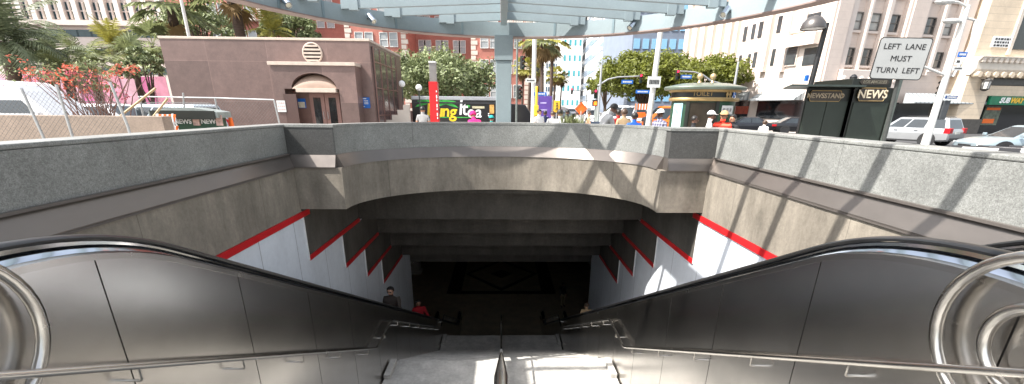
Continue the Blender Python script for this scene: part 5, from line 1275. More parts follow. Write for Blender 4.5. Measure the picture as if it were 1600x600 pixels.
h = at(1472, 172, Yr); MB(o).box(h.x-.16, h.x+.16, Yr-.15, Yr+.15, h.z-.45, h.z+.45).build('control_box', M('dark_box', (.06, .065, .07), .5), t, bevel=.02)
# row of black news racks just behind the right parapet
g_ = 'black news racks behind the right parapet'
for i, (px, lab) in enumerate(((1518, 'black news rack behind the right parapet, first from the left'), (1562, 'black news rack behind the right parapet, second from the left'), (1618, 'black news rack behind the right parapet, third from the left and cut by the frame'))):
    p = at_z(px, 236, 1.21); t = thing('news_rack', lab, 'news rack', (p.x+.25, p.y+.12, PLZ), R(-52), g_); H = 1.21-PLZ
    MB().box(-.26, .26, -.22, .22, .35, H-.10).build('cabinet', blackp, t, bevel=.012)
    for x in (-.2, .2): MB().box(x-.03, x+.03, -.18, .18, 0, .352).build('leg', blackp, t)
    m = MB(); m.loft([[(x, -.24, H-.10), (x, -.24, H-.07), (x, .24, H+.03), (x, .24, H-.10)] for x in (-.28, .28)]); m.build('sloped_lid', blackp, t, bevel=.006)
    m = MB(); m.loft([[(x, -.19, H-.046), (x, -.19, H-.043), (x, .12, H+.022), (x, .12, H+.019)] for x in (-.17, .12)]); m.build('paper', M('newsprint', (.52, .50, .48), .7, 0, .35, 14), t)
# ================================================================ vehicles
tyre_m = M('tyre', (.018, .018, .019), .8, 0, .2, 8); rim_m = M('alloy_rim', (.45, .45, .46), .3, .8, .1, 6)
tail_m = M('tail_lamp', (.45, .01, .015), .2, 0, .05, 5); head_m = M('head_lamp', (.6, .62, .62), .12, .3, .05, 5); plate_m = M('plate', (.6, .6, .55), .5)
trim_m = M('car_trim', (.02, .02, .021), .5, 0, .1, 5); car_glass = M('car_glass', (.02, .026, .03), .05, 0, .3, 1.2, spec=.9)
def paint(name, col, metal=.25): return M('paint_'+name, col, .28, metal, .05, 1.5, coat=.6)
KIND = {  # length, width, height, belt height, stations (x, bottom, top), greenhouse base (rear, front), roof (rear, front)
 'sedan': (4.7, 1.82, 1.44, .92, [(-2.35, .38, .78, .86), (-2.28, .30, .92, .94), (-1.7, .25, .98, 1), (-.6, .22, .95, 1), (.8, .22, .93, 1), (1.6, .24, .86, .98), (2.15, .28, .74, .93), (2.33, .34, .62, .80)], (-1.95, 1.15), (-1.0, .25)),
 'suv': (4.95, 2.0, 1.78, 1.10, [(-2.46, .45, .95, .90), (-2.40, .38, 1.10, .97), (-1.8, .32, 1.12, 1), (-.5, .30, 1.10, 1), (.8, .30, 1.08, 1), (1.6, .32, 1.04, .98), (2.25, .36, .96, .94), (2.45, .42, .78, .85)], (-2.38, 1.2), (-2.12, .45)),
 'van': (5.6, 2.0, 2.38, 1.28, [(-2.8, .45, 1.20, .94), (-2.76, .40, 1.28, .98), (-1.8, .36, 1.30, 1), (0, .34, 1.28, 1), (1.4, .34, 1.24, 1), (2.0, .36, 1.12, .98), (2.6, .40, .98, .94), (2.78, .46, .8, .84)], (-2.76, 1.95), (-2.66, .75)),
}
def car(name, lab, cat, kind, pm, loc, head_dir, group=None, scale=1., v1=.88, ws=None):
    L_, W_, H_, B_, stn, gb, gr = KIND[kind]; w = W_/2
    t = thing(name, lab, cat, loc, atan2(head_dir[1], head_dir[0]), group); t.scale = (scale,)*3
    rings = []
    for x, zb, zt, k in stn:
        q = w*k; zm = zb+(zt-zb)*.55
        half = [(q*.86, zb), (q*.97, zb+.09), (q, zm), (q*.985, zt-.10), (q*.93, zt-.02), (q*.80, zt+.012)]
        rings.append([(x, y, z) for y, z in half]+[(x, -y, z) for y, z in half[::-1]])
    b = MB().loft(rings).build('body', pm, t, smooth=True)
    bb = [(gb[0], w*.90), (gb[1], w*.90)]; wt = w*.70
    zb0 = B_-.06; r0 = [(gb[0], -w*.91, zb0), (gb[1], -w*.91, zb0), (gb[1], w*.91, zb0), (gb[0], w*.91, zb0)]
    def lerp(a, c_, u): return tuple(a[i]+(c_[i]-a[i])*u for i in range(3))
    r1 = [(gr[0], -wt, H_-.05), (gr[1], -wt, H_-.05), (gr[1], wt, H_-.05), (gr[0], wt, H_-.05)]
    r2 = [(gr[0]+.12, -wt*.86, H_), (gr[1]-.14, -wt*.86, H_-.01), (gr[1]-.14, wt*.86, H_-.01), (gr[0]+.12, wt*.86, H_)]
    MB().loft([r0, r1, r2]).build('cabin', pm, t, bevel=.03)
    def pane(a, b_, c_, d, u0, u1, v0, v1, off, nm):
        def P(u, v): return V(lerp(lerp(a, b_, u), lerp(d, c_, u), v))
        q = [P(u0, v0), P(u1, v0), P(u1, v1), P(u0, v1)]; n = (q[1]-q[0]).cross(q[3]-q[0]).normalized()
        if n.dot(V(off)) < 0: n = -n
        m = MB(); m.loft([[p+n*.004 for p in q], [p+n*.012 for p in q]]); return m.build(nm, car_glass, t)
    v0 = .14
    sp = [(.06, .34), (.37, .66), (.69, .93)] if kind != 'sedan' else [(.14, .50), (.53, .90)]
    for a_, b_ in sp:
        pane(r0[0], r0[1], r1[1], r1[0], a_, b_, v0, v1, (0, -1, 0), 'side_window'); pane(r0[3], r0[2], r1[2], r1[3], a_, b_, v0, v1, (0, 1, 0), 'side_window')
    wsn = pane(r0[1], r0[2], r1[2], r1[1], .07, .93, .08, .92, (1, 0, .3), 'windscreen')
    if ws: wsn.data.materials[0] = ws
    pane(r0[1], r0[2], r1[2], r1[1], .07, .93, .02, .05, (1, 0, .3), 'wiper_cowl'); pane(r0[0], r0[3], r1[3], r1[0], .08, .92, .12, .88, (-1, 0, .3), 'rear_window')
    wr = .34 if kind == 'sedan' else .39
    for sx_ in (-1, 1):
        for sy in (-1, 1):
            x = sx_*L_*.292+.03; y = sy*(w-.10)
            wh = MB().lathe([(wr*.62, -.10), (wr*.93, -.11), (wr, -.06), (wr, .06), (wr*.93, .11), (wr*.62, .10)], (0, 0, 0), 20, axis='y').build('wheel', tyre_m, t, smooth=True); wh.location = (x, y, wr)
            m = MB(); m.lathe([(.001, sy*.075), (wr*.2, sy*.08), (wr*.24, sy*.055)], (0, 0, 0), 12, axis='y')
            m.lathe([(wr*.55, sy*.06), (wr*.66, sy*.10), (wr*.62, sy*.02)], (0, 0, 0), 20, axis='y')
            for k in range(5): a = k*2*pi/5; m.tube([(wr*.15*cos(a), sy*.065, wr*.15*sin(a)), (wr*.6*cos(a), sy*.075, wr*.6*sin(a))], wr*.085, 5)
            m.build('rim', rim_m, wh)
            m = MB(); m.lathe([(.001, sy*(-.02)), (wr*1.17, sy*(-.02)), (wr*1.17, sy*.006), (.001, sy*.006)], (x, sy*w*.995, wr+.03), 20, axis='y'); m.build('wheel_arch', trim_m, t)
    zl = stn[1][2]
    for sy in (-1, 1):
        x = stn[0][0]; MB().box(x-.01, x+.30, sy*w*.62, sy*w*.985, zl-.26, zl-.10 if kind == 'sedan' else zl+.06).build('tail_light', tail_m, t, bevel=.02)
        x = stn[-1][0]; MB().box(x-.36, x-.03, sy*w*.55, sy*w*.90, stn[-1][2]-.09, stn[-1][2]+.06).build('headlight', head_m, t, bevel=.025)
        mx = gb[1]-.18; MB().obox((mx, sy*(w+.09), B_+.08), (.10, .18, .13)).build('wing_mirror', pm, t, bevel=.03)
        for dx in (-.75, .35): MB().box(dx-.1, dx+.1, sy*(w*.985), sy*(w+.02), B_-.16, B_-.12).build('door_handle', trim_m, t)
        MB().box(-L_*.2, L_*.22, sy*(w-.03), sy*(w+.004), stn[3][1]-.01, stn[3][1]+.09).build('sill', trim_m, t)
    x = stn[0][0]; MB().box(x-.03, x+.05, -w*.8, w*.8, stn[0][1]-.06, stn[0][1]+.13).build('rear_bumper', trim_m, t, bevel=.03); MB().box(x-.012, x+.02, -.26, .26, zl-.30, zl-.16).build('number_plate', plate_m, t)
    x = stn[-1][0]; MB().box(x-.06, x+.03, -w*.75, w*.75, stn[-1][1]-.05, stn[-1][1]+.12).build('front_bumper', trim_m, t, bevel=.03)
    MB().box(x-.02, x+.012, -w*.42, w*.42, stn[-1][1]+.14, stn[-1][2]-.06).build('grille', trim_m, t)
    if kind == 'suv':
        for sy in (-1, 1): MB().tube([(gr[0]+.2, sy*wt*.84, H_+.0), (gr[0]+.3, sy*wt*.84, H_+.05), (gr[1]-.4, sy*wt*.84, H_+.05), (gr[1]-.3, sy*wt*.84, H_)], .018, 6).build('roof_rail', trim_m, t)
    return t
def ground_z(x, y): return -.44 if not (-6 < x < 16 and y > 40) else street_z(y)
c = at(1432, 200, 28.0); car('silver_suv', 'silver sport utility car stopped on the street right of the newsstand', 'car', 'suv', paint('silver_grey', (.36, .37, .38), .5), (c.x+.5, 28.9, -.44), (-.36, .93))
c = at(1222, 190, 39); car('black_sedan', 'black sedan with red tail lamp just left of the newsstand', 'car', 'sedan', paint('black', (.012, .012, .014), .3), (c.x+1.3, 38.6, -.30), (.97, -.24))
c = at(1160, 190, 40); car('dark_sedan', 'black sedan with pale reflections between the kiosk and another black sedan', 'car', 'sedan', paint('black_blue', (.012, .013, .018), .3), (c.x-.1, 39.5, -.30), (-.97, .2))
c = at(1588, 205, 20.5); car('pale_blue_car', 'pale blue grey car cut by the right edge before the sandwich shop', 'car', 'sedan', paint('pale_blue', (.33, .41, .45), .4), (c.x+.8, 20.6, -.44), (-.97, .23), scale=1.06)
c = at(30, 150, 15.6); car('white_van', 'white van parked behind the low tan wall at the left edge', 'van', 'van', paint('white', (.72, .73, .74), 0), (c.x-1.1, 16.4, PLZ-.02), (1, .02), v1=.5, ws=M('sky_reflect_glass', (.55, .57, .60), .15, 0, .05, 2), scale=1.05)  # pale windscreen colour stands in for the sky it reflects
c = at(150, 172, 17.5); car('white_car', 'white car behind the bougainvillea and the low tan wall', 'car', 'suv', paint('white', (.72, .73, .74), 0), (c.x, 18, PLZ), (.98, .1))
c = at(222, 172, 18.5); car('pale_car', 'pale bluish car beside the left wall of the brown building', 'car', 'suv', paint('ice', (.55, .63, .68), .3), (c.x, 19.5, PLZ), (-.98, .1))
c = at(801, 175, 29); car('teal_suv', 'teal sport utility car with dark windows behind the canopy post', 'car', 'suv', paint('teal', (.03, .20, .17), .2), (c.x, 31, GRD), (.1, -1))
gst = 'cars down the street'
for i, (px, py, Y, pm, kd, lab, hd) in enumerate((
    (872, 160, 96, ('red', (.5, .02, .02)), 'sedan', 'small red car far up the rising street', (.1, 1)),
    (893, 163, 82, ('white', (.72, .73, .74)), 'sedan', 'small white car up the street right of the red one', (.1, -1)),
    (884, 168, 62, ('slate', (.12, .15, .18)), 'sedan', 'slate grey car in the near lanes of the street, below the red car', (.1, 1)),
    (916, 163, 70, ('silver', (.48, .49, .50)), 'suv', 'silver car queuing at the right side of the street beyond the orange sign', (.1, -1)),
    (924, 166, 56, ('white', (.72, .73, .74)), 'suv', 'white car queuing at the right side of the street, nearest of the queue', (.1, -1)),
    (908, 160, 88, ('dark', (.03, .03, .035)), 'suv', 'dark car queuing at the right side of the street, farthest of the queue', (.1, -1)),
    (929, 184, 24, ('navy', (.02, .03, .05)), 'sedan', 'dark blue car crossing behind the orange diamond sign', (.97, .1)),
    (955, 176, 33, ('green', (.08, .38, .06)), 'sedan', 'bright green car behind the people left of the pale sign pole', (-.98, .1)),
    (1046, 172, 36, ('orange', (.75, .16, .01)), 'van', 'orange van half hidden by the left side of the toilet kiosk', (-.98, .1)),
    (968, 162, 44, ('white', (.72, .73, .74)), 'van', 'white van behind the green car under the bright trees', (-.98, .1)))):
    c = at(px, py, Y); car('street_car', lab, 'van' if kd == 'van' else 'car', kd, paint(pm[0], pm[1]), (c.x, Y, street_z(Y) if 0 < c.x < 14 else GRD), hd, gst)

# black food truck
YF_ = 28.0; xa, xb = at(644, 170, YF_).x, at(796, 170, YF_).x; t = thing('food_truck', 'long black food truck with green palm leaves and yellow and white lettering', 'food truck', ((xa+xb)/2, YF_, -.14)); ox = t.location.x
LT = xb-xa; hT = at(700, 150.5, YF_).z+.14; zb_ = .55
tb = MB().box(-LT/2, LT/2, 0, 2.3, zb_, hT-.22).build('box_body', M('truck_black', (.010, .010, .011), .3, 0, .1, 2, coat=.3), t, bevel=.03)
MB().box(-LT/2-.02, LT/2+.02, -.02, 2.32, hT-.218, hT).build('roof_band', M('truck_silver', (.42, .43, .45), .35, .6, .1, 2), t, bevel=.03)
MB().box(-LT/2+.1, LT/2-.1, -.03, -.003, hT-.42, hT-.33).build('awning_rail', M('truck_rail', (.05, .05, .055), .4, .5), t)
MB().prism([(LT/2, zb_), (LT/2+1.5, zb_), (LT/2+1.5, 1.3), (LT/2+1.0, 2.0), (LT/2, 2.05)], 'y', .15, 2.15).build('cab', _m['truck_black'], t, bevel=.05)
for x in (-LT*.3, LT/2+.75):
    for y in (.12, 2.15):
        wh = MB().lathe([(.25, -.11), (.38, -.12), (.40, -.06), (.40, .06), (.38, .12), (.25, .11)], (0, 0, 0), 18, axis='y').build('wheel', tyre_m, t, smooth=True); wh.location = (x, y, .40); MB().lathe([(.001, -.08), (.24, -.09), (.26, -.02)], (0, 0, 0), 14, axis='y').build('rim', rim_m, wh)
def tx(px): return at(px, 172, YF_).x-ox
def tz(py): return at(700, py, YF_).z+.14
def lett(txt, px, py, size, mat, shear=.15, bold=.01):
    mb = text_mb(txt, size, .01, 'LEFT', shear=shear, bold=bold); mb.xf(Matrix.Translation((tx(px), -.012, tz(py)))); return mb.build('lettering', mat, tb)
yl = M('truck_yellow', (.80, .55, .02), .5); gl_ = M('truck_leaf', (.04, .36, .05), .5, 0, .3, 4)
lett('J', 666, 171, 1.05, yl, .1, .02); lett('u', 679, 174, 1.02, yl, .1, .022); lett('n', 690, 174, .98, yl, .1, .022); lett('g', 702, 175, 1.02, yl, .1, .022); lett('l', 716, 169, 1.25, white_m, .1, .014); lett('t', 721.5, 170, 1.15, white_m, .05, .014); lett('e', 729.5, 175, 1.0, white_m, .05, .014); lett('a', 742, 175, .98, white_m, .1, .014)
def blade(p, ang, L_, w_, mat=gl_, y=-.008):
    m = MB(); d = V((cos(ang), 0, sin(ang))); n = V((-sin(ang), 0, cos(ang))); P = [V((tx(p[0]), y, tz(p[1])))]
    lo = [P[0]+d*L_*u+n*(-w_*sin(pi*u))+V((0, 0, -.35*L_*u*u)) for u in (0, .25, .5, .75, 1)]; hi = [P[0]+d*L_*u+n*(w_*sin(pi*u))+V((0, 0, -.35*L_*u*u)) for u in (.75, .5, .25)]
    pts = lo+hi; m.loft([[p_ for p_ in pts], [p_+V((0, .004, 0)) for p_ in pts]]); return m.build('painted_leaf', mat, tb)
for base in ((668, 163), (697, 163)):
    for k in range(7): blade(base, R(5+28*k), .78, .085)
blade((728, 169), R(50), .42, .10)
m = MB(); m.box(tx(686), tx(733), -.010, -.005, tz(184), tz(182.6)); m.build('painted_stripe', gl_, tb); m = MB(); m.box(tx(738), tx(757), -.010, -.005, tz(169), tz(165.5)); m.build('menu_strip', M('menu_cream', (.5, .45, .3), .5, 0, .3, 9), tb)
for k in range(2): m = MB(); m.box(tx(762.5), tx(764.5), -.010, -.005, tz(178+3*k), tz(176.2+3*k)); m.build('painted_dot', white_m, tb)
m = MB(); m.box(tx(765), tx(772), -.03, -.004, tz(177), tz(163)); m.build('wall_menu', M('menu_orange', (.55, .30, .08), .5, 0, .4, 6), tb)

# orange road works barrier and barrels by the trees
YO_ = 30; a_, b_ = at(992, 172, YO_), at(1014, 172, YO_); t = thing('orange_barrier', 'orange and white road works barrier panel behind the crowd', 'barrier', ((a_.x+b_.x)/2, YO_, GRD)); w_ = b_.x-a_.x; zt = at(1000, 161, YO_).z-GRD
for k in range(3): MB().box(-w_/2, w_/2, -.03, .03, zt-.42-.55*k, zt-.05-.55*k).build('board', orange_m, t, bevel=.01)
for k in range(5): MB().box(-w_/2+.06+k*w_*.2, -w_/2+.06+k*w_*.2+w_*.09, -.036, -.031, zt-.42, zt-.05).build('stripe', white_m, t)
for x in (-w_/2+.08, w_/2-.08): MB().box(x-.04, x+.04, -.05, .05, 0, zt).build('upright', galv, t); MB().box(x-.06, x+.06, -.4, .4, 0, .06).build('foot', galv, t)
gb_ = 'orange barrels along the road works'
for i, px in enumerate((948, 962, 1022, 1032)):
    p = at(px, 178, 27); t = thing('traffic_barrel', ['orange traffic barrel left of the green car', 'orange traffic barrel in front of the green car', 'orange traffic barrel just right of the pale sign pole', 'orange traffic barrel left of the toilet kiosk'][i], 'barrel', (p.x, 27, GRD), 0, gb_)
    MB().lathe([(.001, 0), (.30, 0), (.30, .08), (.25, .1), (.24, .5), (.22, .52), (.20, 1.0), (.08, 1.03), (.001, 1.03)], n=14).build('barrel_body', orange_m, t, smooth=True)
    for z in (.35, .72): MB().lathe([(.246 if z < .5 else .218, z), (.244 if z < .5 else .214, z+.12)], n=14).build('white_band', white_m, t)

# ================================================================ people
BASE = dict(pelvis=(0, 0, .95), waist=(0, .0, 1.10), chest=(0, .01, 1.31), neck=(0, .015, 1.47), skull=(0, -.005, 1.565), brow=(0, -.01, 1.655), crown=(0, .005, 1.725),
            shL=(.185, .01, 1.415), elL=(.245, .03, 1.13), wrL=(.235, -.06, .89), shR=(-.185, .01, 1.415), elR=(-.245, .03, 1.13), wrR=(-.235, -.06, .89),
            hipL=(.10, 0, .90), knL=(.11, -.015, .50), anL=(.11, .02, .08), toL=(.125, -.15, .035), hipR=(-.10, 0, .90), knR=(-.11, -.015, .50), anR=(-.11, .02, .08), toR=(-.125, -.15, .035))
RAD = dict(pelvis=.145, waist=.13, chest=.155, neck=.058, skull=.078, brow=.088, crown=.06, sh=.072, el=.046, wr=.030, hip=.10, kn=.062, an=.043, to=.038)
EDG = [('pelvis', 'waist'), ('waist', 'chest'), ('chest', 'neck'), ('neck', 'skull'), ('skull', 'brow'), ('brow', 'crown'),
       ('chest', 'shL'), ('shL', 'elL'), ('elL', 'wrL'), ('chest', 'shR'), ('shR', 'elR'), ('elR', 'wrR'),
       ('pelvis', 'hipL'), ('hipL', 'knL'), ('knL', 'anL'), ('anL', 'toL'), ('pelvis', 'hipR'), ('hipR', 'knR'), ('knR', 'anR'), ('anR', 'toR')]
def pose(kind):
    J = {k: V(v) for k, v in BASE.items()}
    if kind == 'walk':
        for s_, q in (('L', 1), ('R', -1)):
            J['kn'+s_] += V((0, -.16*q-.04, .01)); J['an'+s_] += V((0, -.24*q+.06, .02+.04*(q < 0))); J['to'+s_] += V((0, -.24*q+.05, .02)); J['el'+s_] += V((0, .10*q, 0)); J['wr'+s_] += V((0, .2*q-.02, .03))
    if kind == 'chat':
        J['elL'] += V((.02, -.05, 0)); J['wrL'] = V((.12, -.28, 1.12)); J['elR'] += V((-.03, 0, 0)); J['wrR'] += V((0, -.03, 0)); J['brow'] += V((.01, -.01, 0))
    if kind == 'rail':
        J['elL'] = V((.30, -.14, 1.17)); J['wrL'] = V((.42, -.34, 1.08)); 
    if kind == 'rail_right':
        J['elR'] = V((-.30, -.14, 1.17)); J['wrR'] = V((-.42, -.34, 1.08))
    if kind in ('bend', 'lean'):
        c0 = J['pelvis'].copy(); rot = Matrix.Rotation(R(58 if kind == 'bend' else 30), 3, 'X')
        for k in ('waist', 'chest', 'neck', 'skull', 'brow', 'crown', 'shL', 'shR', 'elL', 'elR', 'wrL', 'wrR'): J[k] = c0+rot @ (J[k]-c0)
        for s_ in 'LR': J['el'+s_] = J['sh'+s_]+V((0, -.08, -.27)); J['wr'+s_] = J['sh'+s_]+V((0, -.14, -.50))
    if kind == 'sit':
        for k in J:
            if k[:2] not in ('kn', 'an', 'to'): J[k].z -= .45
        for s_, q in (('L', 1), ('R', -1)): J['kn'+s_] = V((.15*q, -.42, .50)); J['an'+s_] = V((.14*q, -.40, .09)); J['to'+s_] = V((.15*q, -.56, .04)); J['el'+s_] += V((.02*q, -.1, 0)); J['wr'+s_] = V((.12*q, -.36, .55))
    return J
def person(lab, loc, rz, H, shirt, legs, hair=0, sk=0, kind='stand', sleeves='short', cap=None, shoes=None, group=None, long_hair=False, hood=None, glasses=False):
    J = pose(kind); keys = list(J); idx = {k: i for i, k in enumerate(keys)}; vs = [J[k] for k in keys]; rs = [RAD[k] if k in RAD else RAD[k[:2]] if k[:2] in RAD else RAD[k[:3]] for k in keys]; es = [(idx[a], idx[b]) for a, b in EDG]; own = {}
    for s_, q in (('L', 1), ('R', -1)):           # hands: a palm and five unequal curled fingers
        e, w_ = J['el'+s_], J['wr'+s_]; d = (w_-e).normalized(); side = V((0, -1, 0)) if abs(d.y) < .8 else V((0, 0, 1)); side = (side-d*side.dot(d)).normalized(); nrm = d.cross(side)*q
        pm = len(vs); vs.append(w_+d*.055); rs.append(.033); es.append((idx['wr'+s_], pm))
        for f, (o_, l_) in enumerate(((.030, .070), (.011, .080), (-.009, .075), (-.027, .058))):
            a = len(vs); vs.append(w_+d*.095+side*o_); rs.append(.0105); es.append((pm, a)); vs.append(w_+d*(.095+l_*.55)+side*o_*1.1+nrm*.012); rs.append(.0095); es.append((a, a+1)); vs.append(w_+d*(.095+l_*.9)+side*o_*1.1+nrm*.034); rs.append(.008); es.append((a+1, a+2))
        a = len(vs); vs.append(w_+d*.045+side*.045+nrm*.012); rs.append(.0125); es.append((pm, a)); vs.append(w_+d*.085+side*.062+nrm*.026); rs.append(.010); es.append((a, a+1))
    me = bpy.data.meshes.new('p'); me.from_pydata([tuple(v) for v in vs], es, []); ob = bpy.data.objects.new('p', me); COL.objects.link(ob)
    md = ob.modifiers.new('s', 'SKIN'); sv = me.skin_vertices[0].data
    for i, r in enumerate(rs):
        sv[i].radius = (r*(1.12 if keys[i] in ('chest', 'waist', 'pelvis') else 1) if i < len(keys) else r, r*.8 if i < len(keys) and keys[i] in ('chest', 'waist', 'pelvis') else r); sv[i].use_root = (i == 0)
    sb = ob.modifiers.new('u', 'SUBSURF'); sb.levels = 1; sb.render_levels = 1
    dg = bpy.context.evaluated_depsgraph_get(); dg.update(); em = ob.evaluated_get(dg).to_mesh()
    pv = [v.co.copy() for v in em.vertices]; pf = [list(f.vertices) for f in em.polygons]; ob.evaluated_get(dg).to_mesh_clear(); bpy.data.objects.remove(ob); bpy.data.meshes.remove(me)
    # face: nose, brow ridge, ears and eyes grown into the same mesh
    hd = J['brow']; fwd = V((0, -1, 0)); upv = (J['crown']-J['skull']).normalized()
    if kind in ('bend', 'lean'): q_ = R(58 if kind == 'bend' else 30); fwd = V((0, -cos(q_), -sin(q_)))
    rgt = V((1, 0, 0)); body = MB(); body.v = pv; body.f = pf; body.m = []
    segs = [(a, b) for a, b in EDG]; mi = []
    def near(p):
        best = None
        for a, b in segs:
            A, B = J[a], J[b]; u = max(0, min(1, (p-A).dot(B-A)/max(1e-6, (B-A).length_squared))); dd = (p-A-(B-A)*u).length
            r = RAD.get(a, RAD.get(a[:2], RAD.get(a[:3], .1))); dd -= r*.6
            if best is None or dd < best[0]: best = (dd, a, b, u)
        return best
    for f in pf:
        p = sum((pv[i] for i in f), V((0, 0, 0)))/len(f); _, a, b, u = near(p)
        if a in ('neck', 'skull', 'brow'): k = 0 if (a != 'neck' or u > .15) else 1
        elif b[:2] == 'wr': k = (1 if (sleeves == 'long' and u < .93) else 0)
        elif b[:2] == 'el': k = 1 if (sleeves == 'long' or u < .62) else 0
        elif a[:2] in ('ch', 'wa') or b[:2] in ('sh', 'ch') or b == 'waist': k = 1
        elif b[:2] == 'to' or (b[:2] == 'an' and u > .88): k = 3
        else: k = 2
        if a == 'pelvis' and b.startswith('hip') and p.z > J['pelvis'].z+.06: k = 1
        mi.append(k)
    body.m = mi
    body.ball(hd+fwd*.088-upv*.035, .020, 6, 5, 0, (.8, 1, 1.4))
    for q in (-1, 1):
        body.ball(hd+rgt*.088*q-upv*.025, .024, 6, 5, 0, (.4, .8, 1.2)); body.ball(hd+rgt*.033*q+fwd*.078-upv*.012, .013, 6, 5, 4)
    body.ball(hd+fwd*.078-upv*.078, .021, 6, 4, 5, (1.2, .5, .35))
    t = thing('person', lab, 'person', loc, rz, group); k_ = H/1.765; t.scale = (k_,)*3
    mats = [skin_m[sk], shirt, legs, shoes or blackp, M('eye_dark', (.02, .018, .016), .3), M('lips_'+str(sk), mul(skin_m[sk].node_tree.nodes['Principled BSDF'].inputs['Base Color'].default_value, .75) if sk else (.40, .17, .14, 1), .5)]
    bo = body.build('body', mats, t, smooth=True)
    bo.data.polygons.foreach_set('use_smooth', [True]*len(bo.data.polygons))
    cc = hd+upv*.012-fwd*.012
    m = MB(); rows = 7; N_ = 14; rings = []
    for i in range(rows):
        th = R(2+i*(17 if not long_hair else 19)); ring = []
        for j in range(N_):
            a = 2*pi*j/N_; fr_ = -cos(a) ; lim = 1.0; tt = th
            if fr_ > .35: tt = min(th, R(58)) ; 
            rr_ = .108+(.012 if long_hair and i > 4 else 0)
            ring.append(cc+(rgt*sin(a)+fwd*(fr_))*rr_*sin(tt)*.98+upv*rr_*1.02*cos(tt))
        rings.append(ring)
    if cap is None and hood is None: m.loft(rings); m.build('hair', hair_m[hair], t, smooth=True)
    elif cap is not None:
        m.loft(rings); m.build('hair', hair_m[hair], t, smooth=True)
        m = MB(); m.loft([[cc+upv*.012+(rgt*sin(2*pi*j/N_)-fwd*cos(2*pi*j/N_))*.118*sin(R(q))+upv*.118*cos(R(q)) for j in range(N_)] for q in (2, 25, 50, 72, 84)])
        cp = m.build('cap', cap, t, smooth=True); m = MB(); b0 = cc+upv*.032; m.loft([[b0+(rgt*sin(R(q))*.105+fwd*cos(R(q))*.105) for q in (-60, -30, 0, 30, 60)]+[b0+(rgt*sin(R(q))*.10+fwd*(cos(R(q))*.10+.085))-upv*.02 for q in (60, 30, 0, -30, -60)], [b0+upv*.008+(rgt*sin(R(q))*.105+fwd*cos(R(q))*.105) for q in (-60, -30, 0, 30, 60)]+[b0-upv*.012+(rgt*sin(R(q))*.10+fwd*(cos(R(q))*.10+.085)) for q in (60, 30, 0, -30, -60)]]); m.build('brim', cap, cp, smooth=True)
    else:
        for i, ring in enumerate(rings): rings[i] = [cc+(p-cc)*1.2 for p in ring]
        m.loft(rings); m.build('hood', hood, t, smooth=True)
    if glasses:
        m = MB(); e0 = hd-upv*.010
        for q in (-1, 1): m.ball(e0+rgt*.035*q+fwd*.088, .026, 10, 6, sc=(1, .25, .8)); m.tube([e0+rgt*.06*q+fwd*.085, e0+rgt*.092*q], .004, 4)
        m.tube([e0-rgt*.02+fwd*.094, e0+rgt*.02+fwd*.094], .004, 4); m.build('sunglasses', blackp, t, smooth=True)
    return t
def crowd(px, py, Y, lab, rz, shirt, legs=None, gz=PLZ, group=None, clamp=(1.5, 1.9), **k):
    p = at(px, py, Y); H = max(clamp[0], min(clamp[1], p.z-gz)); return person(lab, (p.x, Y, gz), R(rz), H, shirt, legs or jean, group=group, **k)
jean = cloth('jean', (.05, .07, .13)); dark = cloth('charcoal', (.03, .03, .033)); wht = cloth('white', (.68, .68, .67)); gry = cloth('grey', (.30, .30, .30)); red_c = cloth('red', (.42, .03, .03)); blu = cloth('blue', (.03, .12, .48)); pnk = cloth('pink', (.62, .03, .18)); tea = cloth('teal', (.03, .32, .30)); tan_c = cloth('tan', (.42, .30, .18)); nav = cloth('navy', (.03, .04, .09)); khk = cloth('khaki', (.28, .23, .15))
plaid = lines_on(lines_on(cloth('plaid', (.10, .10, .14)), 'X', .09, .03, 2.6, .5), 'Z', .09, .03, 2.6, .5)
stripe_c = lines_on(cloth('warm_stripes', (.55, .05, .03)), 'Z', .12, .05, 3.5, .3)
gc = 'people gathered beyond the far parapet'
crowd(660, 166.5, 17, 'person in grey shirt facing the food truck, beside the red pylon', 180, gry, dark, group=gc, hair=0, sk=1)
crowd(745, 180, 14.0, 'person in bright pink top leaning forward before the food truck', 205, pnk, jean, kind='lean', group=gc, sleeves='long', hood=pnk, clamp=(1.72, 1.95))
crowd(768, 181, 15.5, 'person in teal top at the left edge of the canopy post', 160, tea, dark, group=gc, sk=1, cap=tea, clamp=(1.45, 1.9))
crowd(843, 171, 18, 'person in pale shirt beside the yellow post, dark hair', 30, wht, jean, group=gc, sk=1)
crowd(852, 173, 20.5, 'person in navy top under the purple banner', 200, nav, khk, group=gc, sk=2)
crowd(876, 171, 13.6, 'person in white shirt seen from behind, left of the planter shrub', 180, wht, khk, group=gc, hair=0, sk=1, kind='chat')
crowd(864, 174, 17.2, 'person in light grey shirt between the purple banner and the white shirt', 170, gry, jean, group=gc, hair=1, kind='walk')
crowd(887, 171, 20, 'person in dark top behind the white shirted one', 190, dark, dark, group=gc, sk=2, kind='walk')
crowd(921, 174, 22, 'person in tan top on the crossing right of the orange sign', 80, tan_c, jean, group=gc, kind='walk', hair=1)
crowd(938, 160, 11.7, 'person in loose pale grey top leaning over, largest of the crowd', 100, cloth('pale_grey', (.42, .42, .42)), dark, kind='lean', group=gc, sleeves='long', sk=2, clamp=(1.98, 2.0))
crowd(967, 171, 15, 'person in red top right of the bending grey one', 200, red_c, dark, group=gc, sk=2)
crowd(976, 170, 14, 'person with long brown hair and tan top beside the red one', 185, tan_c, jean, group=gc, hair=1, long_hair=True)
crowd(992.5, 176, 12.3, 'person in bright blue shirt with dark hair at the far parapet', 180, blu, jean, group=gc, sk=2, clamp=(1.5, 1.9))
crowd(1012, 173, 21, 'person in dark top behind the pale sign pole', 150, dark, jean, group=gc, sk=1, kind='walk')
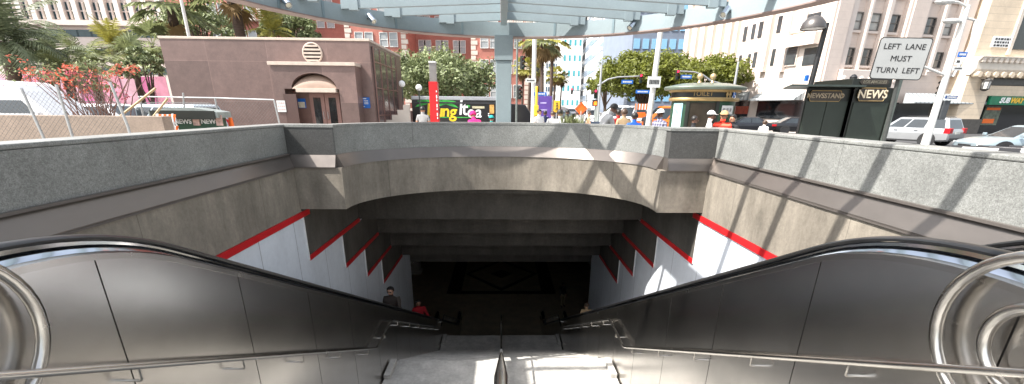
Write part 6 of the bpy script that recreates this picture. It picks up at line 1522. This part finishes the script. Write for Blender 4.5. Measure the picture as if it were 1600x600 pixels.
crowd(1032.5, 171.5, 12.4, 'person in white cap and checked dark shirt facing left', -60, plaid, dark, group=gc, sk=2, cap=white_m, hair=0)
crowd(1086, 181, 12.0, 'person in black with lowered head at the foot of the toilet kiosk', 60, dark, dark, group=gc, sk=2, clamp=(1.4, 1.9))
crowd(1112, 174, 12.0, 'person in white shirt beside the kiosk door, turned right', 70, wht, khk, group=gc, sk=2, sleeves='long', kind='chat', cap=white_m)
crowd(1132, 174, 12.0, 'person in red and yellow striped shirt and tan cap by the kiosk', -30, stripe_c, jean, group=gc, sk=1, cap=cloth('tan_cap', (.40, .27, .14)), kind='chat')
crowd(1146, 179, 12.2, 'person in black shirt right of the striped shirt', -70, dark, nav, group=gc, sk=1, clamp=(1.4, 1.9))
crowd(1196, 188, 17, 'small red haired person in pink and white before the black sedan', 120, wht, pnk, group=gc, hair=1, long_hair=True, clamp=(1.1, 1.4), gz=PLZ)
crowd(951, 175, 19, 'person in white cap and dark top farther back on the crossing', 170, nav, dark, group=gc, cap=white_m, kind='walk')
crowd(903, 175, 24, 'person in white top far back left of the orange sign', 185, wht, dark, group=gc, kind='walk')
# riders and the lower hall
def on_steps(y): return path_z(y)-1.02
person('person in dark top and sunglasses riding up the left escalator, hand on the rail', (-3.13, 11.0, on_steps(11.0)), R(-8), 1.80, cloth('brown_dark', (.055, .045, .04)), dark, 0, 0, 'rail', 'long', glasses=True)
person('person with dark hair and red sleeves riding lower on the left escalator', (-3.0, 13.9, on_steps(13.9)), R(20), 1.70, cloth('crimson', (.38, .02, .03)), dark, 0, 1, 'rail', 'long', long_hair=True)
person('person barely showing over the balustrade of the right escalator', (3.05, 13.6, on_steps(13.6)), R(180), 1.55, tan_c, jean, 1, 0, 'rail_right', 'short')
p = at_z(878, 478, ZF); person('person in pale trousers standing in the dark lower hall on the right', (p.x, 25.5, ZF), R(30), 1.75, dark, khk, 0, 1, 'stand', 'long')
EXPO = 1.2
# ================================================================ light
w = bpy.data.worlds.new('World'); SC.world = w; w.use_nodes = True; nt = w.node_tree
bg = nt.nodes['Background']; sk = nt.nodes.new('ShaderNodeTexSky'); sk.sky_type = 'NISHITA'; sk.sun_disc = False
SUN = V((-.72, -.25, 1)).normalized(); elev = math.asin(SUN.z); az = atan2(SUN.x, SUN.y)
sk.sun_elevation = elev; sk.sun_rotation = az; sk.air_density = 1.3; sk.dust_density = 3.0; sk.ozone_density = 1.0
hs = nt.nodes.new('ShaderNodeHueSaturation'); hs.inputs['Saturation'].default_value = .42
nt.links.new(sk.outputs[0], hs.inputs['Color']); nt.links.new(hs.outputs[0], bg.inputs['Color']); bg.inputs['Strength'].default_value = .15
sd = bpy.data.lights.new('sun', 'SUN'); sd.energy = 4.6; sd.angle = R(.7); sd.color = (1, .955, .89)
so = bpy.data.objects.new('sun', sd); COL.objects.link(so); so.location = (0, 0, 60)
so.rotation_euler = SUN.to_track_quat('Z', 'Y').to_euler()
SC.view_settings.view_transform = 'Standard'; SC.view_settings.look = 'None'; SC.view_settings.exposure = EXPO; SC.view_settings.gamma = 1
SC.render.engine = 'CYCLES'; SC.cycles.use_denoising = True; SC.cycles.max_bounces = 8; SC.cycles.diffuse_bounces = 5; SC.cycles.glossy_bounces = 5
SC.cycles.sample_clamp_indirect = 6
